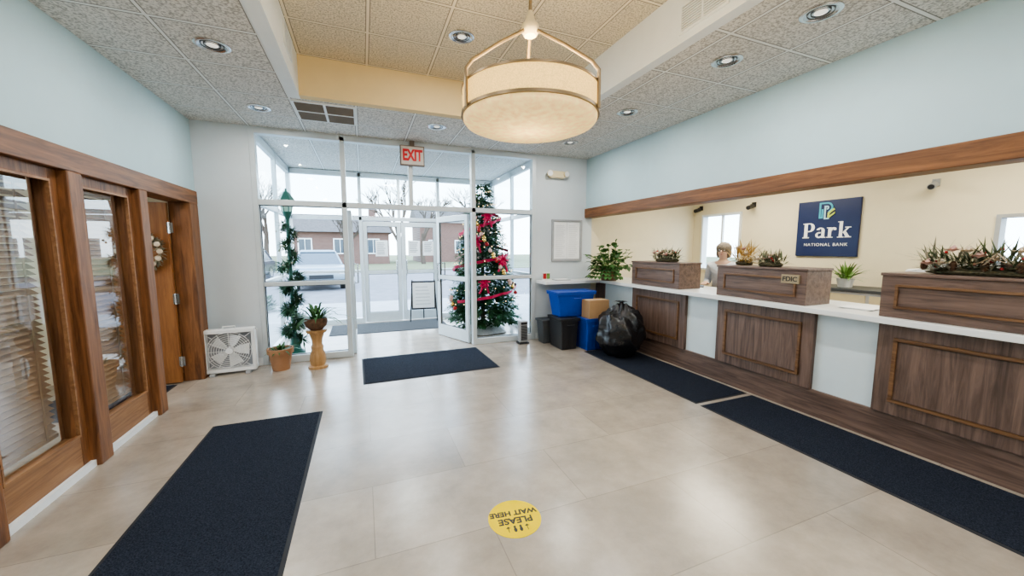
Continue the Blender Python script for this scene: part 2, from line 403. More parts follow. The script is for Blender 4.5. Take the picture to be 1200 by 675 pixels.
# wood trims
struct(obj('trim_3', MB().box(XL-.14, -1.75, 1.55, 5.44, 2.0, 2.15), M['oak_y'], bevel=.006), 'long oak header over the office windows and door', 'trim')
struct(obj('trim_4', MB().box(3.525, 3.72, YR+.01, YB-.005, 2.015, 2.165), M['oak_y'], bevel=.006), 'long oak band along the bottom of the teller bulkhead', 'trim')
for i, (a, b, t) in enumerate(((1.6, 1.75, 'out of view left'), (2.52, 2.62, 'left of the nearer office window'), (3.35, 3.49, 'between the two office windows'), (4.19, 4.32, 'between the office window and the open door'), (5.2, 5.42, 'beside the door hinges near the fan'))):
    struct(obj('trim_%d' % (5+i), MB().box(XL-.13, -1.745, a, b, 0, 2.0), M['oak'], bevel=.008), 'oak post ' + t, 'post')
struct(obj('baseboard_left', MB().box(-1.80, -1.772, 1.8, 3.35, 0, .045).box(-1.80, -1.772, 3.49, 4.19, 0, .045), M['white_trim']), 'low white skirting strip under the office windows', 'baseboard')
struct(obj('baseboard_back', MB().box(XL, -1.25, YB-.014, YB, 0, .10).box(2.62, 3.7, YB-.014, YB, 0, .10), M['white_trim']), 'white skirting on the entrance wall', 'baseboard')

# office windows (oak frames + glass) and blinds
def office_window(nm, ya, yb, label):
    t = sempty(nm, label, 'window')
    x0, x1 = -1.88, -1.80; sw = .07
    f = MB().box(x0, x1, ya, ya+sw, 0.0, 2.0).box(x0, x1, yb-sw, yb, 0.0, 2.0).box(x0, x1, ya+sw, yb-sw, 1.93, 2.0)
    obj('window_frame', f, M['oak'], t, bevel=.005)
    obj('bottom_rail', MB().box(x0, x1, ya+sw, yb-sw, 0, .25), M['oak_light'], t, bevel=.005)
    b = MB()
    for a, c, z0, z1 in ((ya+sw, ya+sw+.012, .25, 1.93), (yb-sw-.012, yb-sw, .25, 1.93), (ya+sw+.012, yb-sw-.012, .25, .265), (ya+sw+.012, yb-sw-.012, 1.915, 1.93)): b.box(x1-.012, x1+.008, a, c, z0, z1)
    obj('glazing_bead', b, M['oak_light'], t)
    obj('window_pane', MB().pane(-1.845, -1.839, ya+sw, yb-sw, .25, 1.93), M['glass_office'], t)
office_window('window_1', 2.62, 3.35, 'nearer oak-framed office window cut by the left frame edge')
office_window('window_2', 3.49, 4.19, 'oak-framed office window between two oak posts')
office_window('window_3', 1.75, 2.52, 'oak-framed office window outside the picture')
def blind(ya, yb, label, mt):
    t = thing('venetian_blind', label, 'blind', (-1.945, (ya+yb)/2, 0)); w = (yb-ya)/2
    obj('headrail', MB().box(-.03, .03, -w, w, 1.90, 1.96), M['blind'], t, bevel=.004)
    sl = MB(); z = 1.87
    while z > .3:
        mx = Matrix.Translation((0, 0, z)) @ Matrix.Rotation(R(38), 4, 'Y')
        sl.box(-.025, .025, -w, w, -.0015, .0015, mx); z -= .040
    obj('slats', sl, mt, t)
    obj('bottom_rail', MB().box(-.025, .025, -w, w, .262, .285), M['blind'], t)
    c = MB()
    for y in (-w*.7, w*.7):
        c.box(.026, .029, y-.008, y+.008, .28, 1.9)
    obj('ladder_tape', c, M['blind_pale'], t)
blind(2.66, 3.31, 'brown horizontal blind behind the nearer office window, cut by the left frame edge', M['blind_pale'])
blind(3.53, 4.15, 'brown horizontal blind behind the office window between two oak posts', M['blind'])
# open wooden door
t = sempty('door_1', 'open oak office door with a wreath, hinged beside the fan', 'door', (-1.93, 5.13, 0))
obj('door_leaf', MB().box(-.88, 0, 0, .045, .012, 1.985), M['oak_door'], t, bevel=.004)
for z in (.25, .95, 1.72):
    obj('hinge', MB().box(-.01, .045, -.004, 0, z-.055, z+.055).tube([(0.012, -.006, z-.06), (0.012, -.006, z+.06)], .008), M['chrome'], t)
obj('door_handle', MB().tube([(-.8, 0, 1.0), (-.8, -.05, 1.0), (-.7, -.05, 1.0)], .01).lathe([(0, 0), (.026, 0), (.026, .006), (0, .006)], 16, (-.8, -.01, 1.0)), M['chrome'], t)

# ------------------------------------------------------------------ storefront
t = sempty('window_4', 'white aluminium framed glass front of the lobby', 'window')
y0, y1 = YB-.01, YB+.1
f = MB()
XS = (-1.24, -.235, 1.55, 2.55)
for x in XS: f.box(x, x+.06, y0, y1, 0, 2.955)
f.box(.64, .695, y0, y1, 2.11, 2.9)
f.box(-1.18, 2.55, y0, y1, 2.9, 2.955).box(-1.18, 2.55, y0, y1, 2.04, 2.11)
for a, b in ((-1.18, -.235), (1.61, 2.55)):
    f.box(a, b, y0, y1, 0, .09).box(a, b, y0, y1, 1.015, 1.07)
obj('window_frame', f, M['alum'], t, bevel=.004)
for a, b, c, d in ((-1.18, -.235, 2.11, 2.9), (-.175, .64, 2.11, 2.9), (.695, 1.55, 2.11, 2.9), (1.61, 2.55, 2.11, 2.9)):
    obj('window_pane', MB().pane(a, b, YB+.04, YB+.046, c, d), M['glass'], t)
sl = MB()     # dark glazing seals along the inside of the lower lights
for a, b in ((-1.18, -.235), (1.61, 2.55)):
    for c, d in ((.09, 1.015), (1.07, 2.04)):
        sl.box(a, a+.008, YB+.035, YB+.051, c, d).box(b-.008, b, YB+.035, YB+.051, c, d).box(a+.008, b-.008, YB+.035, YB+.051, c, c+.008).box(a+.008, b-.008, YB+.035, YB+.051, d-.008, d)
obj('glazing_seal', sl, M['darkgrey'], t)

def leaf_door(nm, label, loc, rz, w=.87, h=2.02, flip=1):
    t = sempty(nm, label, 'door', loc, rz)
    f = MB().box(0, .075, -.022, .022, .01, h).box(w-.075, w, -.022, .022, .01, h).box(.075, w-.075, -.022, .022, .01, .2).box(.075, w-.075, -.022, .022, h-.09, h).box(.075, w-.075, -.02, .02, .98, 1.05)
    obj('door_frame', f, M['alum'], t, bevel=.004)
    g = MB()
    for c, d in ((.2, .98), (1.05, h-.09)):
        g.box(.075, .083, -.008, .008, c, d).box(w-.083, w-.075, -.008, .008, c, d).box(.083, w-.083, -.008, .008, c, c+.008).box(.083, w-.083, -.008, .008, d-.008, d)
    obj('glazing_seal', g, M['darkgrey'], t)
    for s in (-1, 1):
        obj('door_handle', MB().tube([(w-.09, s*.022, .95), (w-.09, s*.07, .95), (w-.09, s*.07, 1.25), (w-.09, s*.022, 1.25)], .011), M['chrome'], t, smooth=True)
    return t
d2 = leaf_door('door_2', 'left glass entrance door swung fully out beside the mullion', (-.155, YB+.13, 0), R(90))
d3 = leaf_door('door_3', 'right glass entrance door standing open in front of the Christmas tree', (1.525, YB+.11, 0), R(112))
# vestibule outer front
t = sempty('window_5', 'outer glazed front of the vestibule with entrance doors', 'window')
f = MB(); Y8 = 8.1
for x in (-1.26, -.05, 1.48, 2.68): f.box(x, x+.06, Y8-.05, Y8+.05, 0, 2.96)
f.box(-1.2, 2.68, Y8-.05, Y8+.05, 2.88, 2.97).box(-1.2, 2.68, Y8-.05, Y8+.05, 2.05, 2.12).box(-1.2, -.05, Y8-.05, Y8+.05, 0, .1).box(1.54, 2.68, Y8-.05, Y8+.05, 0, .1)
f.box(-1.2, -.05, Y8-.05, Y8+.05, 1.02, 1.07).box(1.54, 2.68, Y8-.05, Y8+.05, 1.02, 1.07).box(.69, .74, Y8-.05, Y8+.05, 2.12, 2.88)
obj('window_frame', f, M['alum'], t, bevel=.004)
for a, b, c, d in ((-1.2, -.05, 2.12, 2.88), (.01, .69, 2.12, 2.88), (.74, 1.48, 2.12, 2.88), (1.54, 2.68, 2.12, 2.88)):
    obj('window_pane', MB().pane(a, b, Y8-.003, Y8+.003, c, d), M['glass'], t)
d4 = leaf_door('door_4', 'closed left outer vestibule door', (.015, Y8, 0), 0, .725, 2.03)
d5 = leaf_door('door_5', 'closed right outer vestibule door with paper notices', (1.475, Y8, 0), PI, .725, 2.03)
for nm, x, lab in (('window_6', -1.26, 'glazed left side of the vestibule'), ('window_7', 2.69, 'glazed right side of the vestibule behind the tree')):
    t = sempty(nm, lab, 'window'); f = MB()
    for y in (5.7, 6.85, 7.99): f.box(x, x+.06, y, y+.06, 0, 2.97)
    f.box(x, x+.06, 5.76, 8.05, 0, .1).box(x, x+.06, 5.76, 8.05, 2.86, 2.97).box(x, x+.06, 5.76, 8.05, 2.05, 2.12).box(x, x+.06, 5.76, 8.05, 1.02, 1.07)
    obj('window_frame', f, M['alum'], t, bevel=.004)
    for a, b in ((5.76, 6.85), (6.91, 7.99)):
        for c, d in ((.1, 1.02), (1.07, 2.05), (2.12, 2.86)):
            obj('window_pane', MB().pane(x+.027, x+.033, a, b, c, d), M['glass'], t)
# teller windows
for nm, a, b, c, d, lab, fm in (('window_8', 4.56, 5.36, 1.1, 2.12, 'bright window behind the teller near the corner', 'white_trim'), ('window_9', .7, 1.78, 1.30, 1.84, 'bright drive-up window at the right frame edge', 'grey')):
    t = sempty(nm, lab, 'window'); f = MB(); w = .035
    f.box(5.97, 6.1, a, a+w, c, d).box(5.97, 6.1, b-w, b, c, d).box(5.97, 6.1, a+w, b-w, c, c+w).box(5.97, 6.1, a+w, b-w, d-w, d).box(6.02, 6.06, (a+b)/2-.015, (a+b)/2+.015, c+w, d-w)
    obj('window_frame', f, M[fm], t)
    obj('window_pane', MB().pane(6.05, 6.056, a+w, b-w, c+w, d-w), M['glass'], t)
t = sempty('window_10', 'outside window of the side office', 'window')
f = MB(); f.box(-4.38, -4.27, 2.4, 2.45, .9, 2.1).box(-4.38, -4.27, 4.35, 4.4, .9, 2.1).box(-4.38, -4.27, 3.37, 3.42, .9, 2.1).box(-4.38, -4.27, 2.45, 4.35, .9, .95).box(-4.38, -4.27, 2.45, 4.35, 2.05, 2.1)
obj('window_frame', f, M['white_trim'], t); obj('window_pane', MB().pane(-4.34, -4.334, 2.45, 4.35, .95, 2.05), M['glass'], t)

# ------------------------------------------------------------------ teller counter
t = thing('teller_counter', 'long grey-brown wood teller counter with framed panels', 'counter', (3.7, 0, 0))
obj('plinth', MB().box(0, .5, -.9, 5.5, 0, .24), M['walnut_y'], t, bevel=.004)
obj('carcass', MB().box(.045, .5, -.9, 5.5, .24, .935), M['walnut'], t)
for ya, yb in ((-.83, .16), (.63, 1.61), (2.05, 3.03), (3.48, 4.47)):
    p = obj('front_panel', MB().box(-.02, .045, ya, yb, .24, .935), M['walnut'], t, bevel=.004)
    i, w = .1, .024; mo = MB()
    for a, b, c, d in ((ya+i, yb-i, .24+i, .24+i+w), (ya+i, yb-i, .935-i-w, .935-i), (ya+i, ya+i+w, .24+i+w, .935-i-w), (yb-i-w, yb-i, .24+i+w, .935-i-w)): mo.box(-.034, -.02, a, b, c, d)
    obj('panel_molding', mo, M['molding'], p, bevel=.004)
for ya, yb in ((.16, .63), (1.61, 2.05), (3.03, 3.48), (4.47, 5.19)):
    obj('infill_panel', MB().box(.02, .045, ya, yb, .24, .935), M['infill'], t)
wt = MB().prism([(3.6, -.9), (4.35, -.9), (4.35, 5.55), (2.62, 5.55), (2.62, 5.2), (3.6, 5.2)], lambda a, b: (a, b, .937), lambda a, b: (a, b, .985))
tag(obj('worktop', wt, M['ledge'], bevel=.006), 'long white laminate ledge running along the teller counter and entrance wall', 'worktop')
def station(ya, yb, label):
    t = thing('teller_station', label, 'counter box', (3.66, (ya+yb)/2, .986), group='wood teller boxes on the white ledge'); w = (yb-ya)/2
    obj('body', MB().box(0, .36, -w, w, 0, .31), M['walnut_y'], t, bevel=.004)
    obj('top', MB().box(-.008, .37, -w-.008, w+.008, .31, .332), M['walnut_y'], t, bevel=.004)
    i, h, b = .085, .07, .018; mo = MB()
    for a, c, z0, z1 in ((-w+i, w-i, h, h+b), (-w+i, w-i, .31-h-b+.01, .31-h+.01), (-w+i, -w+i+b, h+b, .25-b), (w-i-b, w-i, h+b, .25-b)): mo.box(-.012, 0, a, c, z0, z1)
    obj('panel_molding', mo, M['molding'], t, bevel=.003)
    return t
station(3.58, 4.47, 'farthest wood teller box, near the corner, topped with a frosted arrangement')
st2 = station(2.13, 3.04, 'middle wood teller box carrying the brass deposit plaque')
station(.66, 1.61, 'nearest wood teller box, cut by the right frame edge')
t = thing('deposit_plaque', 'small brass plaque reading FDIC on the middle teller box', 'sign', (3.66, 2.262, 1.218))
obj('plate', MB().box(-.018, .0, -.078, .078, -.04, .04), M['brass'], t, bevel=.002)
text('lettering', 'FDIC', .060, M['text_dark'], t, (-.0195, 0, 0), AX_NEGX, .001, .001)

# ------------------------------------------------------------------ navy sign with logo
t = thing('wall_sign', 'navy wall sign with colourful emblem and white lettering', 'sign', (5.97, 3.285, 1.775))
obj('board', MB().box(0, .03, -.375, .375, -.385, .385), M['navy'], t, bevel=.004)
def signpoly(mb, polys, sc, ox, oz, th=-.005):
    for n_, poly in enumerate(polys):     # every stroke a hair thicker than the last, so no two faces coincide
        e = th-.00012*n_
        mb.prism(poly, lambda a, b: (0.001-e*.1, -(ox+a*sc), oz+b*sc), lambda a, b: (e, -(ox+a*sc), oz+b*sc))
def rect(a, b, c, d): return [(a, c), (b, c), (b, d), (a, d)]
def arcband(cx, cy, ro, ri, a0, a1, n=14, ky=1, kiy=None):
    kiy = kiy or ky; A0, A1 = [], []
    for i in range(n+1):
        u = R(a0+(a1-a0)*i/n); A0.append((cx+ro*math.cos(u), cy+ro*ky*math.sin(u))); A1.append((cx+ri*math.cos(u), cy+ri*kiy*math.sin(u)))
    return [A0+A1[::-1]]
L_ = MB(); sc = .30
P = [rect(.06, .20, 0, .7), rect(0, .28, 0, .045), rect(0, .1, .655, .7), rect(.2, .3, .655, .7), rect(.2, .3, .29, .335)] + arcband(.29, .495, .21, .075, -90, 90, ky=.977, kiy=2.13)
A = arcband(.155, .135, .155, .06, 60, 330, ky=.9, kiy=1.3) + [rect(.25, .37, 0, .36), rect(.25, .42, 0, .04)] + arcband(.2, .34, .17, .055, 0, 165, ky=.8, kiy=1.5)
Rr = [rect(.06, .18, 0, .47), rect(0, .25, 0, .04), rect(0, .1, .43, .47)] + arcband(.27, .3, .16, .06, 60, 170, ky=1.06, kiy=1.5) + [rect(.27, .37, .34, .44)]
K = [rect(.06, .18, 0, .72), rect(0, .24, 0, .04), rect(0, .1, .68, .72), [(.18, .2), (.24, .2), (.44, .44), (.36, .44)], [(.2, .25), (.34, 0), (.48, 0), (.29, .31)], rect(.28, .5, .43, .47), rect(.28, .52, 0, .04)]
x = 0; allp = []
for G, adv in ((P, .55), (A, .46), (Rr, .43), (K, .5)):
    allp += [[(px+x, py) for px, py in q] for q in G]; x += adv
signpoly(L_, allp, sc, -.29, -.13)
obj('lettering', L_, M['sign_white'], t)
text('lettering', 'NATIONAL BANK', .058, M['sign_white'], t, (-.003, 0, -.225), AX_NEGX, .002, 0, 1.2)
es = .25; ez = .24
lg = MB(); signpoly(lg, [rect(-.40, -.32, -.40, .46), rect(-.33, -.02, .38, .46), rect(-.33, -.20, -.40, -.32), rect(-.28, -.20, -.33, .10)] + arcband(-.03, .17, .29, .21, -70, 90, ky=1), es, 0, ez)
obj('emblem', lg, M['logo_blue'], t)
lg = MB(); signpoly(lg, [rect(-.15, -.07, -.46, .28), rect(-.08, -.02, .20, .28)] + arcband(-.03, .17, .11, .04, -90, 90, ky=1) + [rect(-.08, .10, -.46, -.39)], es, 0, ez, -.007)
obj('emblem', lg, M['logo_pale'], t)
lg = MB(); signpoly(lg, [rect(.03, .11, -.37, -.10), [(.04, -.10), (.10, -.18), (.36, .04), (.30, .12)], [(.10, -.40), (.37, -.18), (.37, -.07), (.10, -.29)]], es, 0, ez, -.009)
obj('emblem', lg, M['logo_green'], t)

# ------------------------------------------------------------------ exit sign, emergency light, notice board, cards
t = thing('exit_sign', 'tan exit sign with red lettering hung on the glass front', 'sign', (.69, YB-.06, 2.775))
obj('housing', MB().box(-.165, .165, -.02, .045, -.135, .135), M['exit_edge'], t, bevel=.006)
obj('face', MB().box(-.15, .15, -.023, -.02, -.12, .12), M['exit_white'], t)
text('lettering', 'EXIT', .132, M['red'], t, (0, -.0245, -.002), AX_NEGY @ Matrix.Diagonal((1, 1.55, 1, 1)), .002, .0055, .98)
obj('hanger', MB().box(-.03, .03, -.01, .03, .1355, .2), M['exit_edge'], t)
t = thing('emergency_light', 'cream twin-head emergency light high on the white entrance wall', 'light', (2.97, YB, 2.69))
obj('housing', MB().box(-.13, .13, -.07, 0, -.06, .05), M['cream_plastic'], t, bevel=.012)
for s in (-1, 1):
    h = obj('lamp_head', MB().tube([(s*.14, -.03, .0), (s*.15, -.10, .0)], [.035, .05], 14), M['cream_plastic'], t, smooth=True)
    obj('lamp_lens', MB().tube([(s*.15, -.101, .0), (s*.151, -.106, .0)], .043, 14), M['white_plastic'], h)
t = thing('notice_board', 'silver-framed notice board with white pages on the entrance wall', 'notice board', (3.185, YB, 1.63))
f = MB(); w, h = .285, .345
f.box(-w, w, -.03, 0, h-.03, h).box(-w, w, -.03, 0, -h, -h+.03).box(-w, -w+.03, -.03, 0, -h+.03, h-.03).box(w-.03, w, -.03, 0, -h+.03, h-.03)
obj('frame', f, M['grey'], t, bevel=.003); obj('backing', MB().box(-w+.03, w-.03, -.012, 0, -h+.03, h-.03), M['ink_pale'], t)
for k, cx in enumerate((-.122, .122)):
    pg = obj('page', MB().box(cx-.118, cx+.118, -.016, -.012, -.30, .30), M['paper'], t)
    ln = MB()
    for j in range(22): ln.box(cx-.09, cx+.09-.06*random.random(), -.0175, -.016, .24-j*.024, .246-j*.024)
    obj('print_lines', ln, M['ink_pale'], pg)
t = thing('card_holder', 'small rack of red and green cards on the ledge by the glass front', 'card holder', (2.76, 5.42, .986))
obj('rack', MB().box(-.07, .07, -.03, .05, 0, .02).box(-.07, .07, .04, .05, .02, .13), M['white_plastic'], t)
obj('card', MB().box(-.06, -.005, .03, .038, .02, .11), M['redberry'], t); obj('card', MB().box(.005, .06, .03, .038, .02, .11), M['leaf_light'], t)
# notices on doors
for (x, z, w_, h_, nm, lab) in ((1.0, 1.5, .12, .16, 'paper', 'white paper notice on the outer glass door, left one'), (1.29, 1.5, .11, .15, 'paper', 'white paper notice on the outer glass door, right one')):
    o = obj('door_notice', MB().box(x-w_, x+w_, Y8-.012, Y8-.008, z-h_, z+h_), M['paper']); tag(o, lab, 'notice')
    ln = MB()
    for j in range(7): ln.box(x-w_*.75, x+w_*(.75-.4*random.random()), Y8-.0135, Y8-.012, z+h_*.7-j*h_*.2, z+h_*.7-j*h_*.2+.014)
    obj('print_lines', ln, M['ink'], o)
o = obj('door_notice', MB().box(.36-.12, .36+.12, Y8-.012, Y8-.008, 1.34, 1.66), M['paper']); tag(o, 'white paper notice on the left outer vestibule door', 'notice')
ln = MB()
for j in range(7): ln.box(.27, .45-.06*random.random(), Y8-.0135, Y8-.012, 1.6-j*.036, 1.614-j*.036)
obj('print_lines', ln, M['ink'], o)

# ------------------------------------------------------------------ ceiling fittings
def downlight(loc, label, first=[]):
    if not first:
        t = thing('downlight', label, 'ceiling light', loc, group='recessed ceiling downlights')
        obj('trim_ring', MB().lathe([(.112, 0), (.112, -.007), (.1, -.012), (.09, -.011), (.09, 0)], 32), M['chrome'], t, smooth=True)
        obj('reflector', MB().lathe([(.09, -.010), (.08, -.004), (.03, -.002)], 32), M['reflector'], t, smooth=True)
        bf = MB()
        for r0 in (.066, .046): bf.lathe([(r0, -.0045), (r0+.005, -.0075), (r0+.006, -.004)], 32)
        obj('baffle_rings', bf, M['darkgrey'], t, smooth=True)
        obj('lens', MB().lathe([(.036, -.004), (.03, -.008), (0, -.010)], 20), M['lens'], t, smooth=True)
        first.append(t); return t
    return dup(first[0], loc, label)
DL = [((-.966, 3.52, ZC), 'silver downlight in the left ceiling strip, nearer of the two'), ((-.966, 4.84, ZC), 'silver downlight in the left ceiling strip, beside the square vent'),
      ((.88, 3.43, ZU), 'silver downlight in the raised ceiling behind the pendant rod'), ((.9, 4.77, ZC), 'silver downlight above the exit sign'),
      ((2.74, 1.64, ZC), 'nearest silver downlight in the right ceiling strip'), ((2.74, 2.3, ZC), 'second nearest silver downlight in the right ceiling strip'),
      ((2.74, 3.51, ZC), 'third silver downlight in the right ceiling strip, counting from the viewer'), ((2.77, 4.78, ZC), 'farthest silver downlight in the right strip, by the emergency light')]
LAMPS = []
for l, lab in DL: downlight(l, lab); LAMPS.append((l[0], l[1], l[2]-.014, 6 if 0 < l[0] < 1 and l[1] > 4 else 10.5))
LAMPS += [(x, y, z, 10.5) for x, y, z in ((-.966, 2.2, ZC-.03), (-.966, .9, ZC-.03), (2.74, .3, ZC-.03), (.88, .4, ZU-.03), (.8, -1.6, ZC-.03), (-1, -1.6, ZC-.03), (2.6, -1.6, ZC-.03))]  # unseen lamps without fittings, added to brighten the lobby
def lamp(nm, kind, loc, energy, col, size=.12, sy=None, rot=(0, 0, 0)):
    l = bpy.data.lights.new(nm, kind); l.energy = energy; l.color = col
    if kind == 'AREA':
        l.shape = 'RECTANGLE' if sy else 'DISK'; l.size = size
        if sy: l.size_y = sy
    else: l.shadow_soft_size = size
    o = bpy.data.objects.new(nm, l); COL.objects.link(o); o.location = loc; o.rotation_euler = rot; return o
for x, y, z, e in LAMPS: lamp('downlight_and_fill', 'AREA', (x, y, z), e, (1, .97, .92), .05)
lamp('vestibule_fill', 'AREA', (.7, 6.9, ZC-.03), 45, (.92, .97, 1), .4)  # added area lamp without a fitting, cool light for the vestibule
lamp('teller_fill', 'AREA', (4.95, 1.4, 2.58), 42, (1, .92, .74), .6, 1.2)  # this and the next: unseen lamps added to light the teller area
lamp('teller_fill', 'AREA', (4.95, 3.9, 2.58), 42, (1, .92, .74), .6, 1.2)
lamp('office_fill', 'AREA', (-3.1, 3.2, 2.58), 30, (1, .93, .84), .6, 1.2)  # unseen lamp added to brighten the side office
lamp('lobby_fill', 'AREA', (.8, -2.4, ZC-.02), 68, (1, .99, .97), 2.4, .6)  # large soft fill lamp added out of view behind the camera

t = thing('return_vent', 'square brown-slatted air vent in the ceiling near the entrance', 'vent', (-.315, 4.765, ZC))
f = MB(); a = .3
f.box(-a, a, -a, -a+.02, -.012, 0).box(-a, a, a-.02, a, -.012, 0).box(-a, -a+.02, -a+.02, a-.02, -.012, 0).box(a-.02, a, -a+.02, a-.02, -.012, 0).box(-.012, .012, -a+.02, a-.02, -.012, 0).box(-a+.02, a-.02, -.01, .01, -.012, 0)
obj('frame', f, M['white_plastic'], t); obj('backing', MB().box(-a+.02, a-.02, -a+.02, a-.02, -.003, 0), M['darkgrey'], t)
sl = MB()
for k in range(17):
    y = -a+.035+k*.0335; mx = Matrix.Translation((0, y, -.007)) @ Matrix.Rotation(R(-20), 4, 'X'); sl.box(-a+.02, a-.02, -.009, .009, -.001, .001, mx)
obj('slats', sl, M['vent_brown'], t)
def wallvent(label, loc, rz, w, h):
    t = thing('wall_vent', label, 'vent', loc, rz); f = MB(); b = .018
    f.box(0, .012, -w, w, h-b, h).box(0, .012, -w, w, -h, -h+b).box(0, .012, -w, -w+b, -h+b, h-b).box(0, .012, w-b, w, -h+b, h-b).box(0, .012, -.008, .008, -h+b, h-b)
    obj('frame', f, M['white_trim'], t); obj('backing', MB().box(0, .003, -w+b, w-b, -h+b, h-b), M['grey'], t); sl = MB(); z = -h+b+.012
    while z < h-b: sl.box(.002, .01, -w+b, w-b, z-.004, z+.003); z += .017
    obj('slats', sl, M['white_trim'], t)
wallvent('white slotted vent on the right face of the ceiling recess', (2.2, 2.05, 3.13), PI, .2, .1)
wallvent('white slotted vent on the left face of the ceiling recess', (-.516, 3.75, 3.2), 0, .17, .09)

# pendant
PZ = 2.15
t = thing('pendant_light', 'large drum pendant with cream fabric shade and bronze arms', 'pendant lamp', (.84, 1.87, PZ))
obj('shade', MB().lathe([(.350, .034), (.350, .150)], 64), M['shade'], t, smooth=True)
obj('lower_band', MB().lathe([(.357, .022), (.357, .036), (.338, .036), (.338, .022)], 64, close=True), M['bronze'], t, smooth=True)
obj('top_ring', MB().lathe([(.355, .145), (.355, .155), (.346, .155), (.346, .145)], 64, close=True), M['bronze'], t, smooth=True)
obj('diffuser', MB().lathe([(.347, .024), (.346, .008), (.335, -.006), (.30, -.020), (.22, -.034), (.11, -.043), (0, -.046)], 56), M['diffuser'], t, smooth=True)
obj('stem', MB().tube([(0, 0, .46), (0, 0, ZU-PZ)], .009, 12), M['bronze'], t, smooth=True)
obj('canopy', MB().lathe([(0, ZU-PZ-.04), (.03, ZU-PZ-.035), (.06, ZU-PZ-.01), (.065, ZU-PZ)], 24), M['bronze'], t, smooth=True)
obj('hub', MB().lathe([(0, .43), (.03, .43), (.045, .45), (.045, .48), (.03, .495), (.018, .53), (.012, .55), (0, .55)], 24), M['cream_plastic'], t, smooth=True)
for k in range(3):
    a = R(-50+120*k); c, s = math.cos(a), math.sin(a)
    mb = MB().tube([(c*.03, s*.03, .455), (c*.19, s*.19, .345), (c*.33, s*.33, .235), (c*.362, s*.362, .19), (c*.364, s*.364, .14), (c*.364, s*.364, .016)], .009, 8)
    obj('arm', mb, M['bronze'], t, smooth=True)
lamp('pendant_bulb', 'POINT', (.84, 1.87, PZ+.115), 50, (1, .81, .50), .05)

# ------------------------------------------------------------------ mats and floor sticker
def mat_(x0, x1, y0, y1, label, z=0, rz=0, mt='mat'):
    t = thing('floor_mat', label, 'mat', ((x0+x1)/2, (y0+y1)/2, z), rz); a, b = (x1-x0)/2, (y1-y0)/2
    obj('border', MB().taper((-a, a, -b, b), (-a+.02, a-.02, -b+.02, b-.02), 0.0005, .006), M['mat_edge'], t)
    obj('carpet_pile', MB().box(-a+.022, a-.022, -b+.022, b-.022, .002, .009), M[mt], t)
mat_(-1.235, -.40, 1.2, 3.755, 'long charcoal mat running toward the viewer beside the oak windows')
mat_(-.06, 1.56, 4.345, 5.40, 'wide charcoal mat in front of the open entrance doors', rz=R(1))
mat_(2.945, 3.66, 2.60, 4.60, 'charcoal mat along the far half of the teller counter, under the bag')
mat_(2.945, 3.66, .2, 2.555, 'charcoal mat along the near half of the teller counter')
mat_(-.6, 1.5, 7.0, 7.95, 'grey mat on the vestibule floor before the outer doors', mt='mat_grey')
mat_(-2.9, -1.96, 4.33, 5.1, 'dark mat inside the office doorway')
t = thing('floor_sticker', 'round yellow waiting sticker on the beige floor', 'floor sticker', (.732, 1.81, 0.0005), R(172))
obj('disc', MB().lathe([(0, 0), (.148, 0), (.148, .0012), (0, .0012)], 48), M['yellow'], t)
text('lettering', 'PLEASE', .062, M['text_dark'], t, (0, .018, .0018), Matrix.Identity(4), .0004, .002)
text('lettering', 'WAIT HERE', .052, M['text_dark'], t, (0, -.042, .0018), Matrix.Identity(4), .0004, .002)
pic = MB()
for s in (-1, 1):   # pair of shoe soles and a little arrow either side
    for (cy, ry, rx) in ((.088, .016, .009), (.066, .008, .007)):
        pic.prism([(s*.016+rx*math.cos(i*PI/8), cy+ry*math.sin(i*PI/8)) for i in range(16)], lambda a, b: (a, b, .0013), lambda a, b: (a, b, .0021))
    pic.prism([(s*.05, .068), (s*.054, .068), (s*.054, .1), (s*.05, .1)][::s], lambda a, b: (a, b, .0013), lambda a, b: (a, b, .0021))
    pic.prism([(s*.052-.012, .072), (s*.052+.012, .072), (s*.052, .058)], lambda a, b: (a, b, .0013), lambda a, b: (a, b, .0021))
obj('pictogram', pic, M['text_dark'], t)

# ------------------------------------------------------------------ plants
def blades(n, r, L, W, droop, z, lo=.2, hi=1.2, rnd=random):
    mb = MB()
    for i in range(n):
        a = rnd.uniform(0, 2*PI); e = rnd.uniform(lo, hi); q = rnd.uniform(0, r)
        d = Vector((math.cos(a)*math.cos(e), math.sin(a)*math.cos(e), math.sin(e)))
        l = L*rnd.uniform(.6, 1.1); p = Vector((math.cos(a)*q, math.sin(a)*q, z)); pts = []
        for k in range(6): pts.append(p + d*l*k/5 - Vector((0, 0, droop*(k/5)**2*l)))
        sd = d.cross(Vector((0, 0, 1))).normalized(); vs = []; fs = []
        for k, pt in enumerate(pts):
            w = W*(.5+.9*k/5) if k < 3 else W*(1.6-1.6*(k-2)/3*.96)*.7
            vs += [pt+sd*w/2, pt-sd*w/2]
        for k in range(5): fs.append((2*k, 2*k+1, 2*k+3, 2*k+2))
        mb.add(vs, fs)
    return mb
def heart(mb, p, d, L, W, droop):
    p = Vector(p); d = Vector(d).normalized(); sd = d.cross(Vector((0, 0, 1)))
    if sd.length < .01: sd = Vector((1, 0, 0))
    sd.normalize(); nn = sd.cross(d); vs = [p]; fs = []
    for k, (u, w) in enumerate(((.12, .38), (.4, .5), (.7, .34))):
        c = p+d*L*u-Vector((0, 0, droop*u*u)); vs += [c+sd*W*w+nn*W*.12, c-nn*W*.02, c-sd*W*w+nn*W*.12]
    vs.append(p+d*L-Vector((0, 0, droop)))
    fs = [(0, 1, 2), (0, 2, 3), (1, 4, 5, 2), (2, 5, 6, 3), (4, 7, 8, 5), (5, 8, 9, 6), (7, 10, 8), (8, 10, 9)]
    mb.add(vs, fs)
